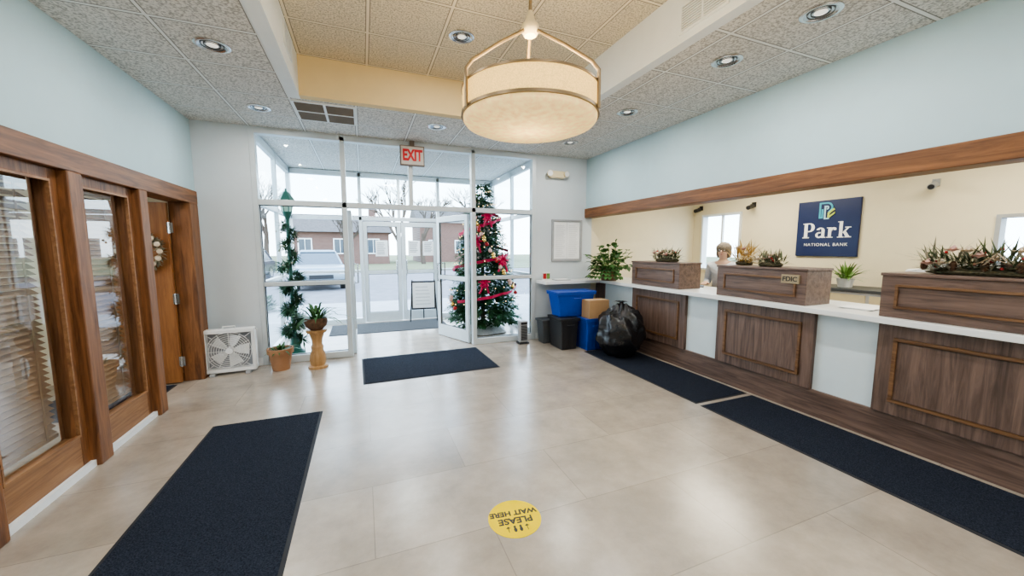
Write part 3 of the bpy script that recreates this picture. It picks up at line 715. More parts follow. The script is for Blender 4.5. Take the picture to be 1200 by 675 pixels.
# big leafy plant at the counter corner
t = thing('potted_plant', 'large trailing green plant in a brown wooden basket at the counter corner', 'plant', (3.68, 5.05, .986))
obj('pot', MB().lathe([(0, 0), (.12, 0), (.145, .2), (.155, .2), (.155, .225), (.135, .225), (.13, .19), (0, .19)], 28), M['basket'], t, smooth=True)
obj('soil', MB().lathe([(.132, .192), (.06, .2), (0, .202)], 20), M['soil'], t)
st, lf = MB(), MB(); rr = random.Random(3)
for i in range(60):
    a = rr.uniform(0, 2*PI); e = rr.uniform(.0, 1.45); l = rr.uniform(.18, .43)
    d = Vector((math.cos(a)*math.cos(e), math.sin(a)*math.cos(e)*.7, math.sin(e)))
    p0 = Vector((math.cos(a)*.05, math.sin(a)*.05, .2)); p2 = p0+d*l-Vector((0, 0, .12*l*math.cos(e)))
    st.tube([p0, p0+d*l*.55, p2], .004, 5)
    for k in range(3):
        dd = (d+Vector((rr.uniform(-.8, .8), rr.uniform(-.8, .8), rr.uniform(-.3, .3)))).normalized()
        heart(lf, p0.lerp(p2, .55+.22*k), dd, rr.uniform(.09, .13), rr.uniform(.07, .10), .05)
for i in range(16):   # trailing vines
    a = rr.uniform(1.9, 4.9); p = Vector((math.cos(a)*.15, math.sin(a)*.15, .23))
    for k in range(4):
        heart(lf, p+Vector((math.cos(a)*.05*k, math.sin(a)*.05*k, -.05*k)), (math.cos(a), math.sin(a), -.3), .09, .075, .02)
obj('stems', st, M['leaf_light'], t); obj('foliage', lf, M['leaf'], t)
# pedestal and its plant
t = thing('plant_pedestal', 'turned light wood pedestal beside the glass entrance', 'plant stand', (-.58, 5.22, 0))
obj('base', MB().lathe([(0, 0), (.115, 0), (.115, .025), (.09, .04), (.0, .04)], 28), M['ped_wood'], t, smooth=True)
obj('column', MB().lathe([(0, .04), (.085, .04), (.095, .1), (.088, .17), (.066, .23), (.074, .27), (.058, .30), (.062, .36), (.08, .42), (.09, .45), (0, .45)], 28), M['ped_wood'], t, smooth=True)
obj('top', MB().lathe([(0, .45), (.11, .45), (.12, .465), (.12, .485), (0, .485)], 28), M['ped_wood'], t, smooth=True)
t = thing('potted_plant', 'long-leaved plant in a dark bowl on the wooden pedestal', 'plant', (-.58, 5.22, .486))
obj('pot', MB().lathe([(0, 0), (.07, 0), (.12, .05), (.135, .11), (.125, .15), (.112, .15), (.115, .11), (0, .10)], 28), M['cone'], t, smooth=True)
obj('foliage', blades(44, .05, .58, .042, .62, .1, .55, 1.5, random.Random(4)), M['leaf'], t)
t = thing('potted_plant', 'small leafy plant in a terracotta pot next to the box fan', 'plant', (-1.0, 5.30, 0))
obj('pot', MB().lathe([(0, 0), (.095, 0), (.128, .21), (.145, .21), (.145, .27), (.125, .27), (.12, .22), (0, .22)], 28), M['terracotta'], t, smooth=True)
obj('soil', MB().lathe([(.123, .225), (.05, .24), (0, .242)], 20), M['soil'], t)
obj('foliage', blades(34, .08, .24, .03, .6, .22, .5, 1.35, random.Random(5)), M['leaf'], t)

# ------------------------------------------------------------------ box fan
t = thing('box_fan', 'square white box fan standing on the floor beside the oak post', 'fan', (-1.52, 5.33, 0), R(3))
h = .26; f = MB()
for a, b, c, d in ((-h, h, .03, .075), (-h, h, .505, .55), (-h, -h+.04, .075, .505), (h-.04, h, .075, .505)): f.box(a, b, -.055, .055, c, d)
obj('housing', f, M['white_plastic'], t, bevel=.014)
obj('foot', MB().box(-.2, -.15, -.09, .09, 0, .032), M['grey'], t, bevel=.004); obj('foot', MB().box(.15, .2, -.09, .09, 0, .032), M['grey'], t, bevel=.004)
g2 = MB()
for r0 in [.03+.024*k for k in range(9)]:
    pts = [(r0*math.cos(2*PI*i/36), -.056, .29+r0*math.sin(2*PI*i/36)) for i in range(37)]; g2.tube(pts, .0028, 4, False)
for k in range(12):
    a = 2*PI*k/12; g2.tube([(0.03*math.cos(a), -.058, .29+.03*math.sin(a)), (.232*math.cos(a), -.056, .29+.232*math.sin(a))], .003, 4)
for sx in (-1, 1):
    for sz in (-1, 1): g2.tube([(sx*.16, -.055, .29+sz*.16), (sx*.225, -.052, .29+sz*.21)], .003, 4)
obj('grille', g2, M['white_plastic'], t)
bl = MB()
for k in range(5):
    a = 2*PI*k/5; vs = []
    for r_, w_, tw in ((.03, .03, 40), (.10, .09, 32), (.2, .13, 24)):
        for s in (-1, 1):
            an = a+s*w_/r_*.5 if r_ > .05 else a+s*.4
            vs.append((r_*math.cos(an), s*w_*math.sin(R(tw))*.5, .29+r_*math.sin(an)))
    bl.add(vs, [(0, 1, 3, 2), (2, 3, 5, 4)])
obj('blades', bl, M['white_plastic'], t); obj('motor_hub', MB().tube([(0, -.062, .29), (0, .03, .29)], .036, 20), M['white_plastic'], t, smooth=True)
obj('back_panel', MB().box(-.22, .22, .045, .05, .075, .505), M['ink'], t)
obj('handle', MB().tube([(-.06, 0, .545), (-.06, 0, .575), (.06, 0, .575), (.06, 0, .545)], .008, 8), M['white_plastic'], t)

# ------------------------------------------------------------------ things in the counter corner
def bin_(name, label, cat, loc, b, tp, hgt, mt, lid=None, handle=True):
    t = thing(name, label, cat, loc)
    w0, d0 = b; w1, d1 = tp; th = .008
    mb = MB().taper((-w0, w0, -d0, d0), (-w1, w1, -d1, d1), 0, hgt-.001)
    obj('body', mb, M[mt], t, bevel=.012)
    r = MB().box(-w1-.015, w1+.015, -d1-.015, -d1+.01, hgt-.03, hgt).box(-w1-.015, w1+.015, d1-.01, d1+.015, hgt-.03, hgt).box(-w1-.015, -w1+.01, -d1+.01, d1-.01, hgt-.03, hgt).box(w1-.01, w1+.015, -d1+.01, d1-.01, hgt-.03, hgt)
    obj('rim', r, M[mt], t, bevel=.004)
    if lid: obj('lid', MB().box(-w1-.02, w1+.02, -d1-.02, d1+.02, hgt+.001, hgt+.02), M[lid], t, bevel=.006)
    if handle:
        hm = MB().tube([(-.06, -d1-.012, hgt-.08), (-.06, -d1-.03, hgt-.08), (.06, -d1-.03, hgt-.08), (.06, -d1-.012, hgt-.08)], .007, 6); obj('handle', hm, M[mt], t)
    rb = MB()
    for k in (-.5, 0, .5): rb.box(w0*k-.008, w0*k+.008, -d0-.012, -d0+.01, .03, hgt*.72)
    obj('ribs', rb, M[mt], t, bevel=.002)
    return t
bin_('storage_bin', 'black lidded plastic bin standing under the blue tote', 'bin', (2.80, 4.95, 0), (.125, .18), (.145, .2), .455, 'black', 'black')
bin_('storage_bin', 'narrow blue recycling bin on the floor under the cardboard box', 'bin', (3.14, 4.84, 0), (.135, .23), (.155, .25), .455, 'blue', 'blue')
bin_('storage_tote', 'large blue plastic tote stacked on top of the lower bins', 'tote', (2.95, 4.985, .478), (.26, .13), (.32, .16), .36, 'blue', 'blue')
t = thing('cardboard_box', 'brown cardboard box resting on the blue recycling bin', 'box', (3.19, 4.69, .478))
obj('body', MB().box(-.17, .17, -.105, .105, 0, .26), M['card'], t, bevel=.003)
obj('flap', MB().box(-.168, .168, -.104, -.001, .261, .265), M['card'], t); obj('flap', MB().box(-.168, .168, .001, .104, .261, .265), M['card'], t)
obj('tape', MB().box(-.17, .17, -.022, .022, .2655, .267), M['cream_plastic'], t)
bin_('waste_bin', 'small black waste bin against the white wall under the ledge', 'bin', (2.69, 5.32, 0), (.09, .09), (.115, .115), .38, 'darkgrey', None, False)
t = thing('floor_heater', 'small grey and black tower heater by the glass front', 'heater', (2.31, 5.38, 0))
obj('base', MB().box(-.085, .085, -.07, .07, 0, .025), M['black'], t, bevel=.006); obj('body', MB().box(-.07, .07, -.055, .055, .025, .36), M['grey'], t, bevel=.015)
g = MB()
for k in range(12): g.box(-.05, .05, -.06, -.054, .06+k*.02, .072+k*.02)
obj('grille', g, M['black'], t); obj('control_panel', MB().box(-.05, .05, -.059, -.054, .31, .345), M['black'], t)
# trash bag
t = thing('trash_bag', 'full black plastic trash bag on the mat by the counter', 'bag', (3.31, 4.24, .011))
def fnb(d):
    a = noise.noise(d*2.0)*.16+noise.noise(d*5+Vector((3, 1, 2)))*.09+noise.noise(d*11)*.035
    ph = math.atan2(d.y, d.x)
    return 1+a+.04*math.sin(ph*9+d.z*3)*max(0, d.z+.3)
mb = MB().sph((0, 0, .34), .32, (.98, 1.0, 1.14), 64, 40, fnb)
mb.v = [(x, y, max(z, 0)) for x, y, z in mb.v]
obj('body', mb, M['bag'], t, smooth=True)
kn = MB().tube([(0, 0, .64), (.01, 0, .71), (0, .01, .74)], [.07, .03, .035], 10)
for k in range(7):
    a = 2*PI*k/7; kn.leaf((0, .01, .73), (math.cos(a), math.sin(a), .7), .13, .07, .05)
obj('tied_top', kn, M['bag'], t)

# ------------------------------------------------------------------ arrangements on the teller boxes
def arrangement(label, loc, length, kind, seed, h=.14):
    rr = random.Random(seed); t = thing('flower_arrangement', label, 'flower arrangement', loc)
    mo = MB().sph((0, 0, .018), 1, (.085, length*.42, .034), 20, 10, lambda d: 1+.12*noise.noise(d*5))
    mo.v = [(x, y, max(z, 0)) for x, y, z in mo.v]
    obj('moss_base', mo, M['moss'], t, smooth=True)
    fo, fr = MB(), MB(); n = int(length*1000)
    for i in range(n):
        y = rr.uniform(-.5, .5)*length*.8; a = rr.uniform(0, 2*PI); e = rr.uniform(-.05, 1.2) if i % 3 else rr.uniform(-.1, .35)
        d = Vector((math.cos(a)*math.cos(e)*.7, math.sin(a)*math.cos(e)+y*.8, math.sin(e)))
        (fo if rr.random() < .6 else fr).leaf((rr.uniform(-.07, .06), y, rr.uniform(.022, h*.45) if i % 3 else .026), d, rr.uniform(.05, .14)*h/.14*(1 if i % 3 else .7), rr.uniform(.009, .02), rr.uniform(0, .03) if i % 3 else 0)
    obj('greenery', fo, M['gold_leaf'] if kind == 'gold' else M['dried'], t); obj('sprigs', fr, M['gold_leaf'] if kind == 'gold' else M['frost'], t)
    first = None
    for i in range(int(length*20)):
        y = rr.uniform(-.5, .5)*length*.85; p = (rr.uniform(-.1, .06), y, rr.uniform(.04, h*.8))
        if first is None:
            first = obj('berry', MB().sph((0, 0, 0), .010, nu=8, nv=6), M['redberry'] if kind != 'gold' else M['cream_petal'], t, smooth=True); first.location = p
        else: share('berry', first, t, p)
    nb = max(3, int(length*14))
    for i in range(nb):
        y = (i+.5)/nb-.5; y *= length*.8; fl = MB(); cx, cz = rr.uniform(-.11, -.02), rr.uniform(.05, h*.75)
        for q in range(2):
            for k in range(7):
                a = 2*PI*k/7+q*.4; fl.leaf((cx, y, cz), (math.cos(a)*.6-.5, math.sin(a), .5+.5*q), .058-.014*q, .04, .01)
        fl.sph((cx-.01, y, cz+.01), .012, nu=8, nv=5)
        obj('blossom', fl, M['pink'] if i % 2 else M['cream_petal'], t)
    if kind == 'cones':
        for i in range(5):
            y = (i/4-.5)*length*.8; c = MB()
            for q in range(6):
                for k in range(8):
                    a = 2*PI*(k+q*.5)/8; rad = .034*(1-abs(q-2)/5)
                    c.leaf((-.07, y, .03+q*.012), (math.cos(a), math.sin(a), .35), rad, .018, 0)
            c.sph((-.07, y, .06), .02, (1, 1, 1.8), 8, 6); obj('pine_cone', c, M['cone'], t)
        rbm = MB()
        for s in (-1, 1):
            for k in range(3):
                pts = [(-.06, -.12+s*.02, .08), (-.08, -.12+s*(.07+.03*k), .15-.03*k), (-.1, -.12+s*(.12+.04*k), .07), (-.06, -.12+s*.02, .07)]
                for a, b in zip(pts, pts[1:]):
                    a, b = Vector(a), Vector(b); w = Vector((.02, 0, .0)); rbm.add([a-w, a+w, b+w, b-w], [(0, 1, 2, 3)])
        obj('burlap_bow', rbm, M['cream_petal'], t)
    return t
TZ = .986+.333
arrangement('frosted flower arrangement with red berries on the farthest teller box', (3.84, 3.98, TZ), .46, 'frost', 5, .19)
arrangement('golden foliage spray at the back of the middle teller box', (3.93, 2.93, TZ), .2, 'gold', 6, .26)
arrangement('pink and cream flower cluster on the middle teller box', (3.78, 2.54, TZ), .26, 'frost', 8, .17)
arrangement('long pine cone, berry and burlap garland on the nearest teller box', (3.83, 1.14, TZ), .72, 'cones', 9, .22)

# ------------------------------------------------------------------ teller side
t = thing('computer_monitor', 'black computer monitor between the two farther teller boxes', 'monitor', (4.2, 3.80, .986), R(-50))
obj('stand_base', MB().box(-.09, .09, -.11, .11, 0, .012), M['black'], t, bevel=.003); obj('stand_neck', MB().box(-.015, .015, -.03, .03, .012, .14), M['black'], t)
obj('screen', MB().box(-.02, .02, -.18, .18, .07, .30), M['black'], t, bevel=.006)
t = thing('printer', 'white desktop printer behind the nearest teller box', 'printer', (4.17, 1.45, .986))
obj('body', MB().box(-.12, .16, -.2, .2, 0, .35), M['white_plastic'], t, bevel=.02); obj('paper_tray', MB().taper((-.02, .02, -.15, .15), (.03, .06, -.15, .15), .351, .40), M['grey'], t)
obj('output_slot', MB().box(-.125, -.118, -.15, .15, .2, .23), M['black'], t)
t = thing('credenza', 'white low cabinet with drawers below the navy sign', 'cabinet', (5.7, 2.7, 0))
obj('body', MB().box(-.27, .27, -.6, .6, 0, .98), M['ledge'], t, bevel=.004); obj('top', MB().box(-.3, .285, -.62, .62, .981, 1.015), M['darkgrey'], t, bevel=.004)
for k in range(3):
    for z in (.72, .45):
        d = obj('drawer', MB().box(-.288, -.271, -.58+k*.4, -.22+k*.4, z, z+.23), M['cream_plastic'], t, bevel=.003)
        obj('drawer_handle', MB().tube([(-.289, -.46+k*.4, z+.13), (-.31, -.46+k*.4, z+.13), (-.31, -.34+k*.4, z+.13), (-.289, -.34+k*.4, z+.13)], .005, 6), M['chrome'], d)
t = thing('potted_plant', 'spiky light green plant on the white cabinet below the sign', 'plant', (5.62, 2.83, 1.016))
obj('pot', MB().lathe([(0, 0), (.07, 0), (.09, .11), (.075, .11), (0, .1)], 20), M['white_plastic'], t, smooth=True)
obj('foliage', blades(80, .05, .36, .024, .35, .1, .25, 1.4, random.Random(6)), M['leaf_light'], t)
t = thing('desk_papers', 'loose stack of white papers on the ledge right of the middle teller box', 'papers', (3.95, 1.86, .986))
for k in range(3): obj('sheet', MB().box(-.1, .11, -.11, .11, k*.004, k*.004+.003, Matrix.Rotation(R(7*k-6), 4, 'Z')), M['paper'], t)
t = thing('desk_papers', 'grey document tray on the white ledge at the counter corner', 'tray', (2.98, 5.38, .986))
obj('tray', MB().box(-.13, .13, -.1, .1, 0, .012), M['grey'], t, bevel=.003); obj('sheet', MB().box(-.11, .11, -.085, .085, .0125, .02), M['paper'], t)
def seccam(label, loc, mt):
    t = thing('security_camera', label, 'camera', loc)
    obj('mount', MB().box(-.025, 0, -.03, .03, -.03, .05).tube([(-.02, 0, .02), (-.09, 0, .01)], .009, 8), M[mt], t)
    obj('camera_body', MB().tube([(-.05, 0, -.015), (-.19, -.03, -.05)], .034, 14), M[mt], t, smooth=True)
    obj('camera_lens', MB().tube([(-.19, -.03, -.05), (-.198, -.032, -.052)], .026, 14), M['black'], t)
seccam('grey security camera on the beige wall right of the navy sign', (5.999, 2.25, 2.22), 'grey')
seccam('small black security camera on the beige wall left of the navy sign', (5.999, 4.36, 2.2), 'black')
seccam('small black security camera high in the teller corner above the window', (5.999, 5.40, 2.24), 'black')

# ------------------------------------------------------------------ person
def skin_mesh(verts, edges, radii):
    me = bpy.data.meshes.new('tmp'); me.from_pydata(verts, edges, []); o = bpy.data.objects.new('tmp', me); COL.objects.link(o)
    md = o.modifiers.new('s', 'SKIN'); md.use_smooth_shade = True
    for i, r in enumerate(radii):
        r = r if isinstance(r, tuple) else (r, r); d = me.skin_vertices[0].data[i]; d.radius = r; d.use_root = (i == 0)
    sb = o.modifiers.new('d', 'SUBSURF'); sb.levels = 2; sb.render_levels = 2
    dg = bpy.context.evaluated_depsgraph_get(); dg.update()
    out = bpy.data.meshes.new_from_object(o.evaluated_get(dg)); bpy.data.objects.remove(o); return out
t = thing('person', 'person in a pale sweater standing behind the teller counter', 'person', (4.92, 4.0, 0), R(112))
V = [(0, 0, .86), (0, 0, 1.0), (0, .005, 1.15), (0, 0, 1.255), (0, .005, 1.335), (0, .02, 1.395), (0, .028, 1.46), (0, .02, 1.525)]
RD = [.13, .115, .125, .09, .048, .062, .080, .058]
E = [(i, i+1) for i in range(7)]
for s in (-1, 1):
    b = len(V)
    V += [(s*.155, -.005, 1.245), (s*.205, -.02, 1.0), (s*.16, .19, .99), (s*.14, .27, 1.0)]; RD += [.055, .042, .028, .03]
    E += [(3, b), (b, b+1), (b+1, b+2), (b+2, b+3)]
    for k, (dx, ln) in enumerate(((-.03, .07), (-.011, .08), (.009, .075), (.027, .06))):
        c = len(V); V += [(s*.14+dx, .30, 1.0), (s*.14+dx*1.1, .30+ln*.5, .995), (s*.14+dx*1.1, .30+ln*.9, .98)]; RD += [.010, .009, .008]; E += [(b+3, c), (c, c+1), (c+1, c+2)]
    c = len(V); V += [(s*.14-s*.045, .265, .995), (s*.14-s*.062, .29, .99)]; RD += [.011, .009]; E += [(b+3, c), (c, c+1)]
    c = len(V); V += [(s*.09, 0, .78), (s*.095, .012, .46), (s*.095, -.01, .09), (s*.10, .12, .035)]; RD += [.085, .058, .038, .034]
    E += [(0, c), (c, c+1), (c+1, c+2), (c+2, c+3)]
body = MB().mesh(skin_mesh(V, E, RD))
body.sph((0, .108, 1.452), .013, (.85, 1.2, 1.7), 10, 8)
for s in (-1, 1): body.sph((s*.080, .02, 1.452), .02, (.4, .8, 1.4), 8, 6)
obj('body', body, M['skin'], t, smooth=True)
obj('lips', MB().sph((0, .094, 1.413), .016, (1.3, .5, .35), 10, 6), M['lips'], t, smooth=True)
for s in (-1, 1):
    obj('eye', MB().sph((s*.03, .093, 1.475), .011, (1.2, .7, .7), 10, 8), M['sign_white'], t, smooth=True)
    obj('iris', MB().sph((s*.03, .1005, 1.475), .0055, nu=8, nv=6), M['text_dark'], t, smooth=True)
    obj('eyebrow', MB().tube([(s*.016, .101, 1.493), (s*.03, .101, 1.498), (s*.046, .092, 1.494)], .003, 6), M['hair'], t, smooth=True)
def hf(d): return 1+.07*noise.noise(d*5)+.03*noise.noise(d*14)
hr = MB().sph((0, -.004, 1.498), .102, (1.0, 1.06, .93), 40, 28, hf)
for s in (-1, 1): hr.sph((s*.072, -.008, 1.43), .046, (.64, 1.1, 1.45), 20, 14, hf)
hr.sph((0, -.055, 1.425), .07, (1.15, .72, 1.15), 24, 16, hf)
obj('hair', hr, M['hair'], t, smooth=True)
SV = [(0, 0, .80), (0, 0, .98), (0, .005, 1.15), (0, 0, 1.26), (0, .005, 1.315)]; SR = [.15, .14, .148, .11, .062]; SE = [(0, 1), (1, 2), (2, 3), (3, 4)]
for s in (-1, 1):
    b = len(SV); SV += [(s*.165, -.005, 1.25), (s*.21, -.02, 1.0), (s*.165, .165, .99)]; SR += [.07, .055, .042]; SE += [(3, b), (b, b+1), (b+1, b+2)]
obj('sweater', MB().mesh(skin_mesh(SV, SE, SR)), M['sweater'], t, smooth=True)
TV = [(0, 0, .84)]; TR = [.145]; TE = []
for s in (-1, 1):
    b = len(TV); TV += [(s*.092, 0, .76), (s*.097, .012, .46), (s*.097, -.01, .10)]; TR += [.095, .07, .055]; TE += [(0, b), (b, b+1), (b+1, b+2)]
obj('trousers', MB().mesh(skin_mesh(TV, TE, TR)), M['trousers'], t, smooth=True)
for s in (-1, 1):
    sh = MB().sph((s*.1, .06, .04), .05, (.95, 2.4, .85), 16, 10); sh.v = [(x, y, max(z, 0)) for x, y, z in sh.v]; obj('shoe', sh, M['black'], t, smooth=True)

# ------------------------------------------------------------------ Christmas tree
tr_loc = (2.0, 6.50, 0)
t = thing('christmas_tree', 'tall decorated Christmas tree behind the right glass panel', 'Christmas tree', tr_loc)
obj('trunk', MB().tube([(0, 0, .03), (0, 0, 2.5)], [.045, .012], 8), M['bark'], t)
obj('tree_stand', MB().lathe([(0, 0), (.2, 0), (.19, .03), (.06, .1), (0, .1)], 20), M['darkgrey'], t)
rr = random.Random(11); nd = MB()
def trad(z): return .60*(1-(z-.3)/2.4)**.66+.03
z = .26
while z < 2.6:
    rad = trad(max(z, .3)); n = max(9, int(rad*66))
    for k in range(n):
        a = rr.uniform(0, 2*PI); l = rad*rr.uniform(.7, 1.06); zz = z+rr.uniform(-.04, .04); nq = max(3, int(l/.055))
        for q in range(nq):
            u = (q+1)/nq; p = Vector((math.cos(a)*l*u, math.sin(a)*l*u, zz-.14*l*u+.02))
            if u < .45 and l > .25: continue
            for w in range(5):
                b = a+rr.uniform(-1.4, 1.4)
                nd.leaf(p, (math.cos(b), math.sin(b), rr.uniform(-.6, .55)), rr.uniform(.08, .13), .034, .01)
    z += .08
for w in range(20): nd.leaf((0, 0, 2.5), (rr.uniform(-.4, .4), rr.uniform(-.4, .4), 1), .14, .02, 0)
obj('foliage', nd, M['needle'], t)
prof = []
for i in range(49):
    a = 2*PI*i/48; prof.append(a)
vs = []; fs = []
for i in range(48):
    a = prof[i]; q = .42+.03*math.sin(6*a); vs += [(.08*math.cos(a), .08*math.sin(a), .17), (.28*math.cos(a), .28*math.sin(a), .10+.015*math.sin(9*a)), (q*math.cos(a), q*math.sin(a), .012)]
for i in range(48):
    j = (i+1) % 48; fs += [(3*i, 3*j, 3*j+1, 3*i+1), (3*i+1, 3*j+1, 3*j+2, 3*i+2)]
o = obj('tree_skirt', MB().add(vs, fs), M['skirt'], smooth=True); o.location = tr_loc; tag(o, 'white fabric skirt around the foot of the Christmas tree', 'tree skirt')
# ribbon bands
N = 170
vs = []; fs = []
for i in range(N+1):
    u = i/N; z = .6+1.7*u; a = R(-150)+u*2*PI*2.8; q = trad(z)*1.08+.025*math.sin(i*.9); tl = .024
    vs += [(q*math.cos(a), q*math.sin(a), z-tl), ((q+.012)*math.cos(a), (q+.012)*math.sin(a), z+tl)]
for i in range(N): fs.append((2*i, 2*i+2, 2*i+3, 2*i+1))
o = obj('ribbon_garland', MB().add(vs, fs), M['ribbon'], smooth=True); o.location = tr_loc; tag(o, 'wide red ribbon spiralling around the Christmas tree', 'ribbon')
bw = MB()
for k in range(8):
    a = 2*PI*k/8; c, s = math.cos(a), math.sin(a); bw.tube([(0, -.0, 0), (c*.055, -.05, s*.055), (c*.088, -.03, s*.088), (c*.05, .0, s*.05), (0, 0, 0)], [.006, .018, .02, .015, .006], 6)
for s in (-1, 1): bw.tube([(0, -.02, 0), (s*.05, -.05, -.11), (s*.08, -.02, -.19)], [.01, .018, .02], 5)
for (dx, dy, z, lab) in ((-.02, -.33, 2.05, 'red bow highest on the Christmas tree'), (-.24, -.40, 1.62, 'red bow second from the top of the Christmas tree'), (.2, -.49, 1.3, 'red bow on the right side of the Christmas tree'), (-.16, -.58, .95, 'red bow lowest on the Christmas tree')):
    o = obj('ribbon_bow', bw, M['ribbon'], smooth=True); o.location = (tr_loc[0]+dx, tr_loc[1]+dy, z); tag(o, lab, 'bow')
ball = MB().sph((0, 0, 0), .034, nu=14, nv=10)
cap = MB().tube([(0, 0, .032), (0, 0, .044)], .009, 8)
def bauble(mt, label, grp):
    o = thing('bauble', label, 'ornament', (0, 0, 0), group=grp); obj('ball', ball, M[mt], o, smooth=True); obj('cap', cap, M['gold'], o); return o
kinds = [('redberry', 'small shiny red bauble hanging on the Christmas tree', 'red baubles on the Christmas tree'), ('gold', 'small gold bauble hanging on the Christmas tree', 'gold baubles on the Christmas tree'), ('pink', 'small dusty pink bauble hanging on the Christmas tree', 'pink baubles on the Christmas tree')]
prot = [bauble(*k) for k in kinds]; used = [False]*3
for i in range(30):
    z = .5+1.9*((i*.618) % 1); a = R(195)+R(120)*((i*.381+.13) % 1); q = trad(z)*1.12+.03
    k = i % 3; loc = (tr_loc[0]+q*math.cos(a), tr_loc[1]+q*math.sin(a), z)
    if not used[k]: prot[k].location = loc; used[k] = True
    else: dup(prot[k], loc, kinds[k][1])
sl = MB(); wr = []
for i in range(190):
    u = i/189; z = .42+2.1*u; a = u*2*PI*9; q = trad(z)*1.06+.01
    p = (q*math.cos(a), q*math.sin(a), z); wr.append(p)
    sl.sph(p, .008, nu=6, nv=4)
o = thing('string_lights', 'warm fairy lights wound around the Christmas tree', 'string lights', tr_loc)
b_ = obj('bulbs', sl, M['lightglow'], o); b_['kind'] = 'stuff'; obj('wire', MB().tube(wr, .002, 4), M['lampgreen'], o)

# ------------------------------------------------------------------ decorated lamp post in the vestibule
t = thing('lamp_post', 'dark green decorative lamp post behind the left glass panel', 'lamp post', (-.95, 6.02, 0))
obj('base', MB().lathe([(0, 0), (.13, 0), (.13, .04), (.08, .07), (.06, .2), (.035, .24), (0, .24)], 20), M['lampgreen'], t, smooth=True)
obj('pole', MB().tube([(0, 0, .2), (0, 0, 1.98)], .024, 12), M['lampgreen'], t, smooth=True)
obj('collar', MB().lathe([(.024, 1.9), (.05, 1.96), (.06, 2.0), (0, 2.0)], 16), M['lampgreen'], t, smooth=True)
obj('lantern_glass', MB().lathe([(.055, 2.0), (.085, 2.16)], 6), M['lantern'], t)
lf = MB()
for k in range(6):
    a = 2*PI*k/6; lf.tube([(.055*math.cos(a), .055*math.sin(a), 2.0), (.086*math.cos(a), .086*math.sin(a), 2.16)], .007, 5)
obj('lantern_frame', lf, M['lampgreen'], t)
obj('lantern_roof', MB().lathe([(.11, 2.155), (.1, 2.17), (.04, 2.26), (.015, 2.28), (.015, 2.31), (0, 2.32)], 6), M['lampgreen'], t)
g = MB(); rr = random.Random(5)
for i in range(320):
    u = i/319; z = .18+1.66*u; a = u*2*PI*5.5; q = .10-.045*u
    if .48 < u < .66: q = .12
    p = Vector((q*math.cos(a), q*math.sin(a), z))
    for w in range(10 if u < .6 else 6):
        g.leaf(p, (rr.uniform(-1, 1), rr.uniform(-1, 1), rr.uniform(-.6, .6)), rr.uniform(.08, .17)*(1.15-.35*u), .02, .01)
o = thing('evergreen_garland', 'evergreen garland wound around the lamp post pole', 'garland', (-.95, 6.02, 0))
obj('foliage', g, M['needle_g'], o)
fb = None
for i in range(30):
    u = rr.random(); a = u*2*PI*5.5; p = (.14*math.cos(a)+rr.uniform(-.03, .03), .14*math.sin(a)+rr.uniform(-.03, .03), .3+1.45*u)
    if fb is None: fb = obj('berry', MB().sph((0, 0, 0), .013, nu=8, nv=6), M['frost'], o); fb.location = p
    else: share('berry', fb, o, p)
# wreath on the office door
t = thing('door_wreath', 'pale flowered wreath hanging on the open oak door', 'wreath', (-2.16, 5.128, 1.47)); w = MB()
for i in range(420):
    a = rr.uniform(0, 2*PI); w.leaf((.16*math.cos(a), -.03, .16*math.sin(a)), (math.cos(a)*rr.uniform(-.4, 1)+rr.uniform(-.5, .5), rr.uniform(-.6, 0), math.sin(a)*rr.uniform(-.4, 1)+rr.uniform(-.5, .5)), .08, .022, 0)
obj('foliage', w, M['frost'], t)
fb = None
for i in range(14):
    a = 2*PI*i/14; p = (.17*math.cos(a), -.07, .17*math.sin(a))
    if fb is None: fb = obj('flower', MB().sph((0, 0, 0), .028, (1, .6, 1), 8, 6), M['cream_petal'], t, smooth=True); fb.location = p
    else: share('flower', fb, t, p)
obj('hanger', MB().tube([(0, -.012, .14), (0, -.012, .5)], .006, 6), M['ribbon'], t)

# easel sign in vestibule
t = thing('easel_sign', 'white easel sign with a black frame in the vestibule', 'sign', (1.12, 7.75, .01), R(-8))
for s in (-1, 1): obj('leg', MB().tube([(s*.27, 0, 0), (s*.22, .06, .85)], .012, 8), M['black'], t)
obj('leg', MB().tube([(0, .34, 0), (0, .07, .82)], .012, 8), M['black'], t)
fr = MB().box(-.24, .24, 0, .03, .80, .83).box(-.24, .24, -.01, .03, .25, .28).box(-.24, -.215, 0, .03, .28, .8).box(.215, .24, 0, .03, .28, .8)
obj('frame', fr, M['black'], t); p = obj('panel', MB().box(-.215, .215, .005, .02, .28, .8), M['paper'], t)
ln = MB()
for j in range(6): ln.box(-.16, .16-.1*rr.random(), .003, .005, .7-j*.07, .715-j*.07)
obj('print_lines', ln, M['ink_pale'], p)

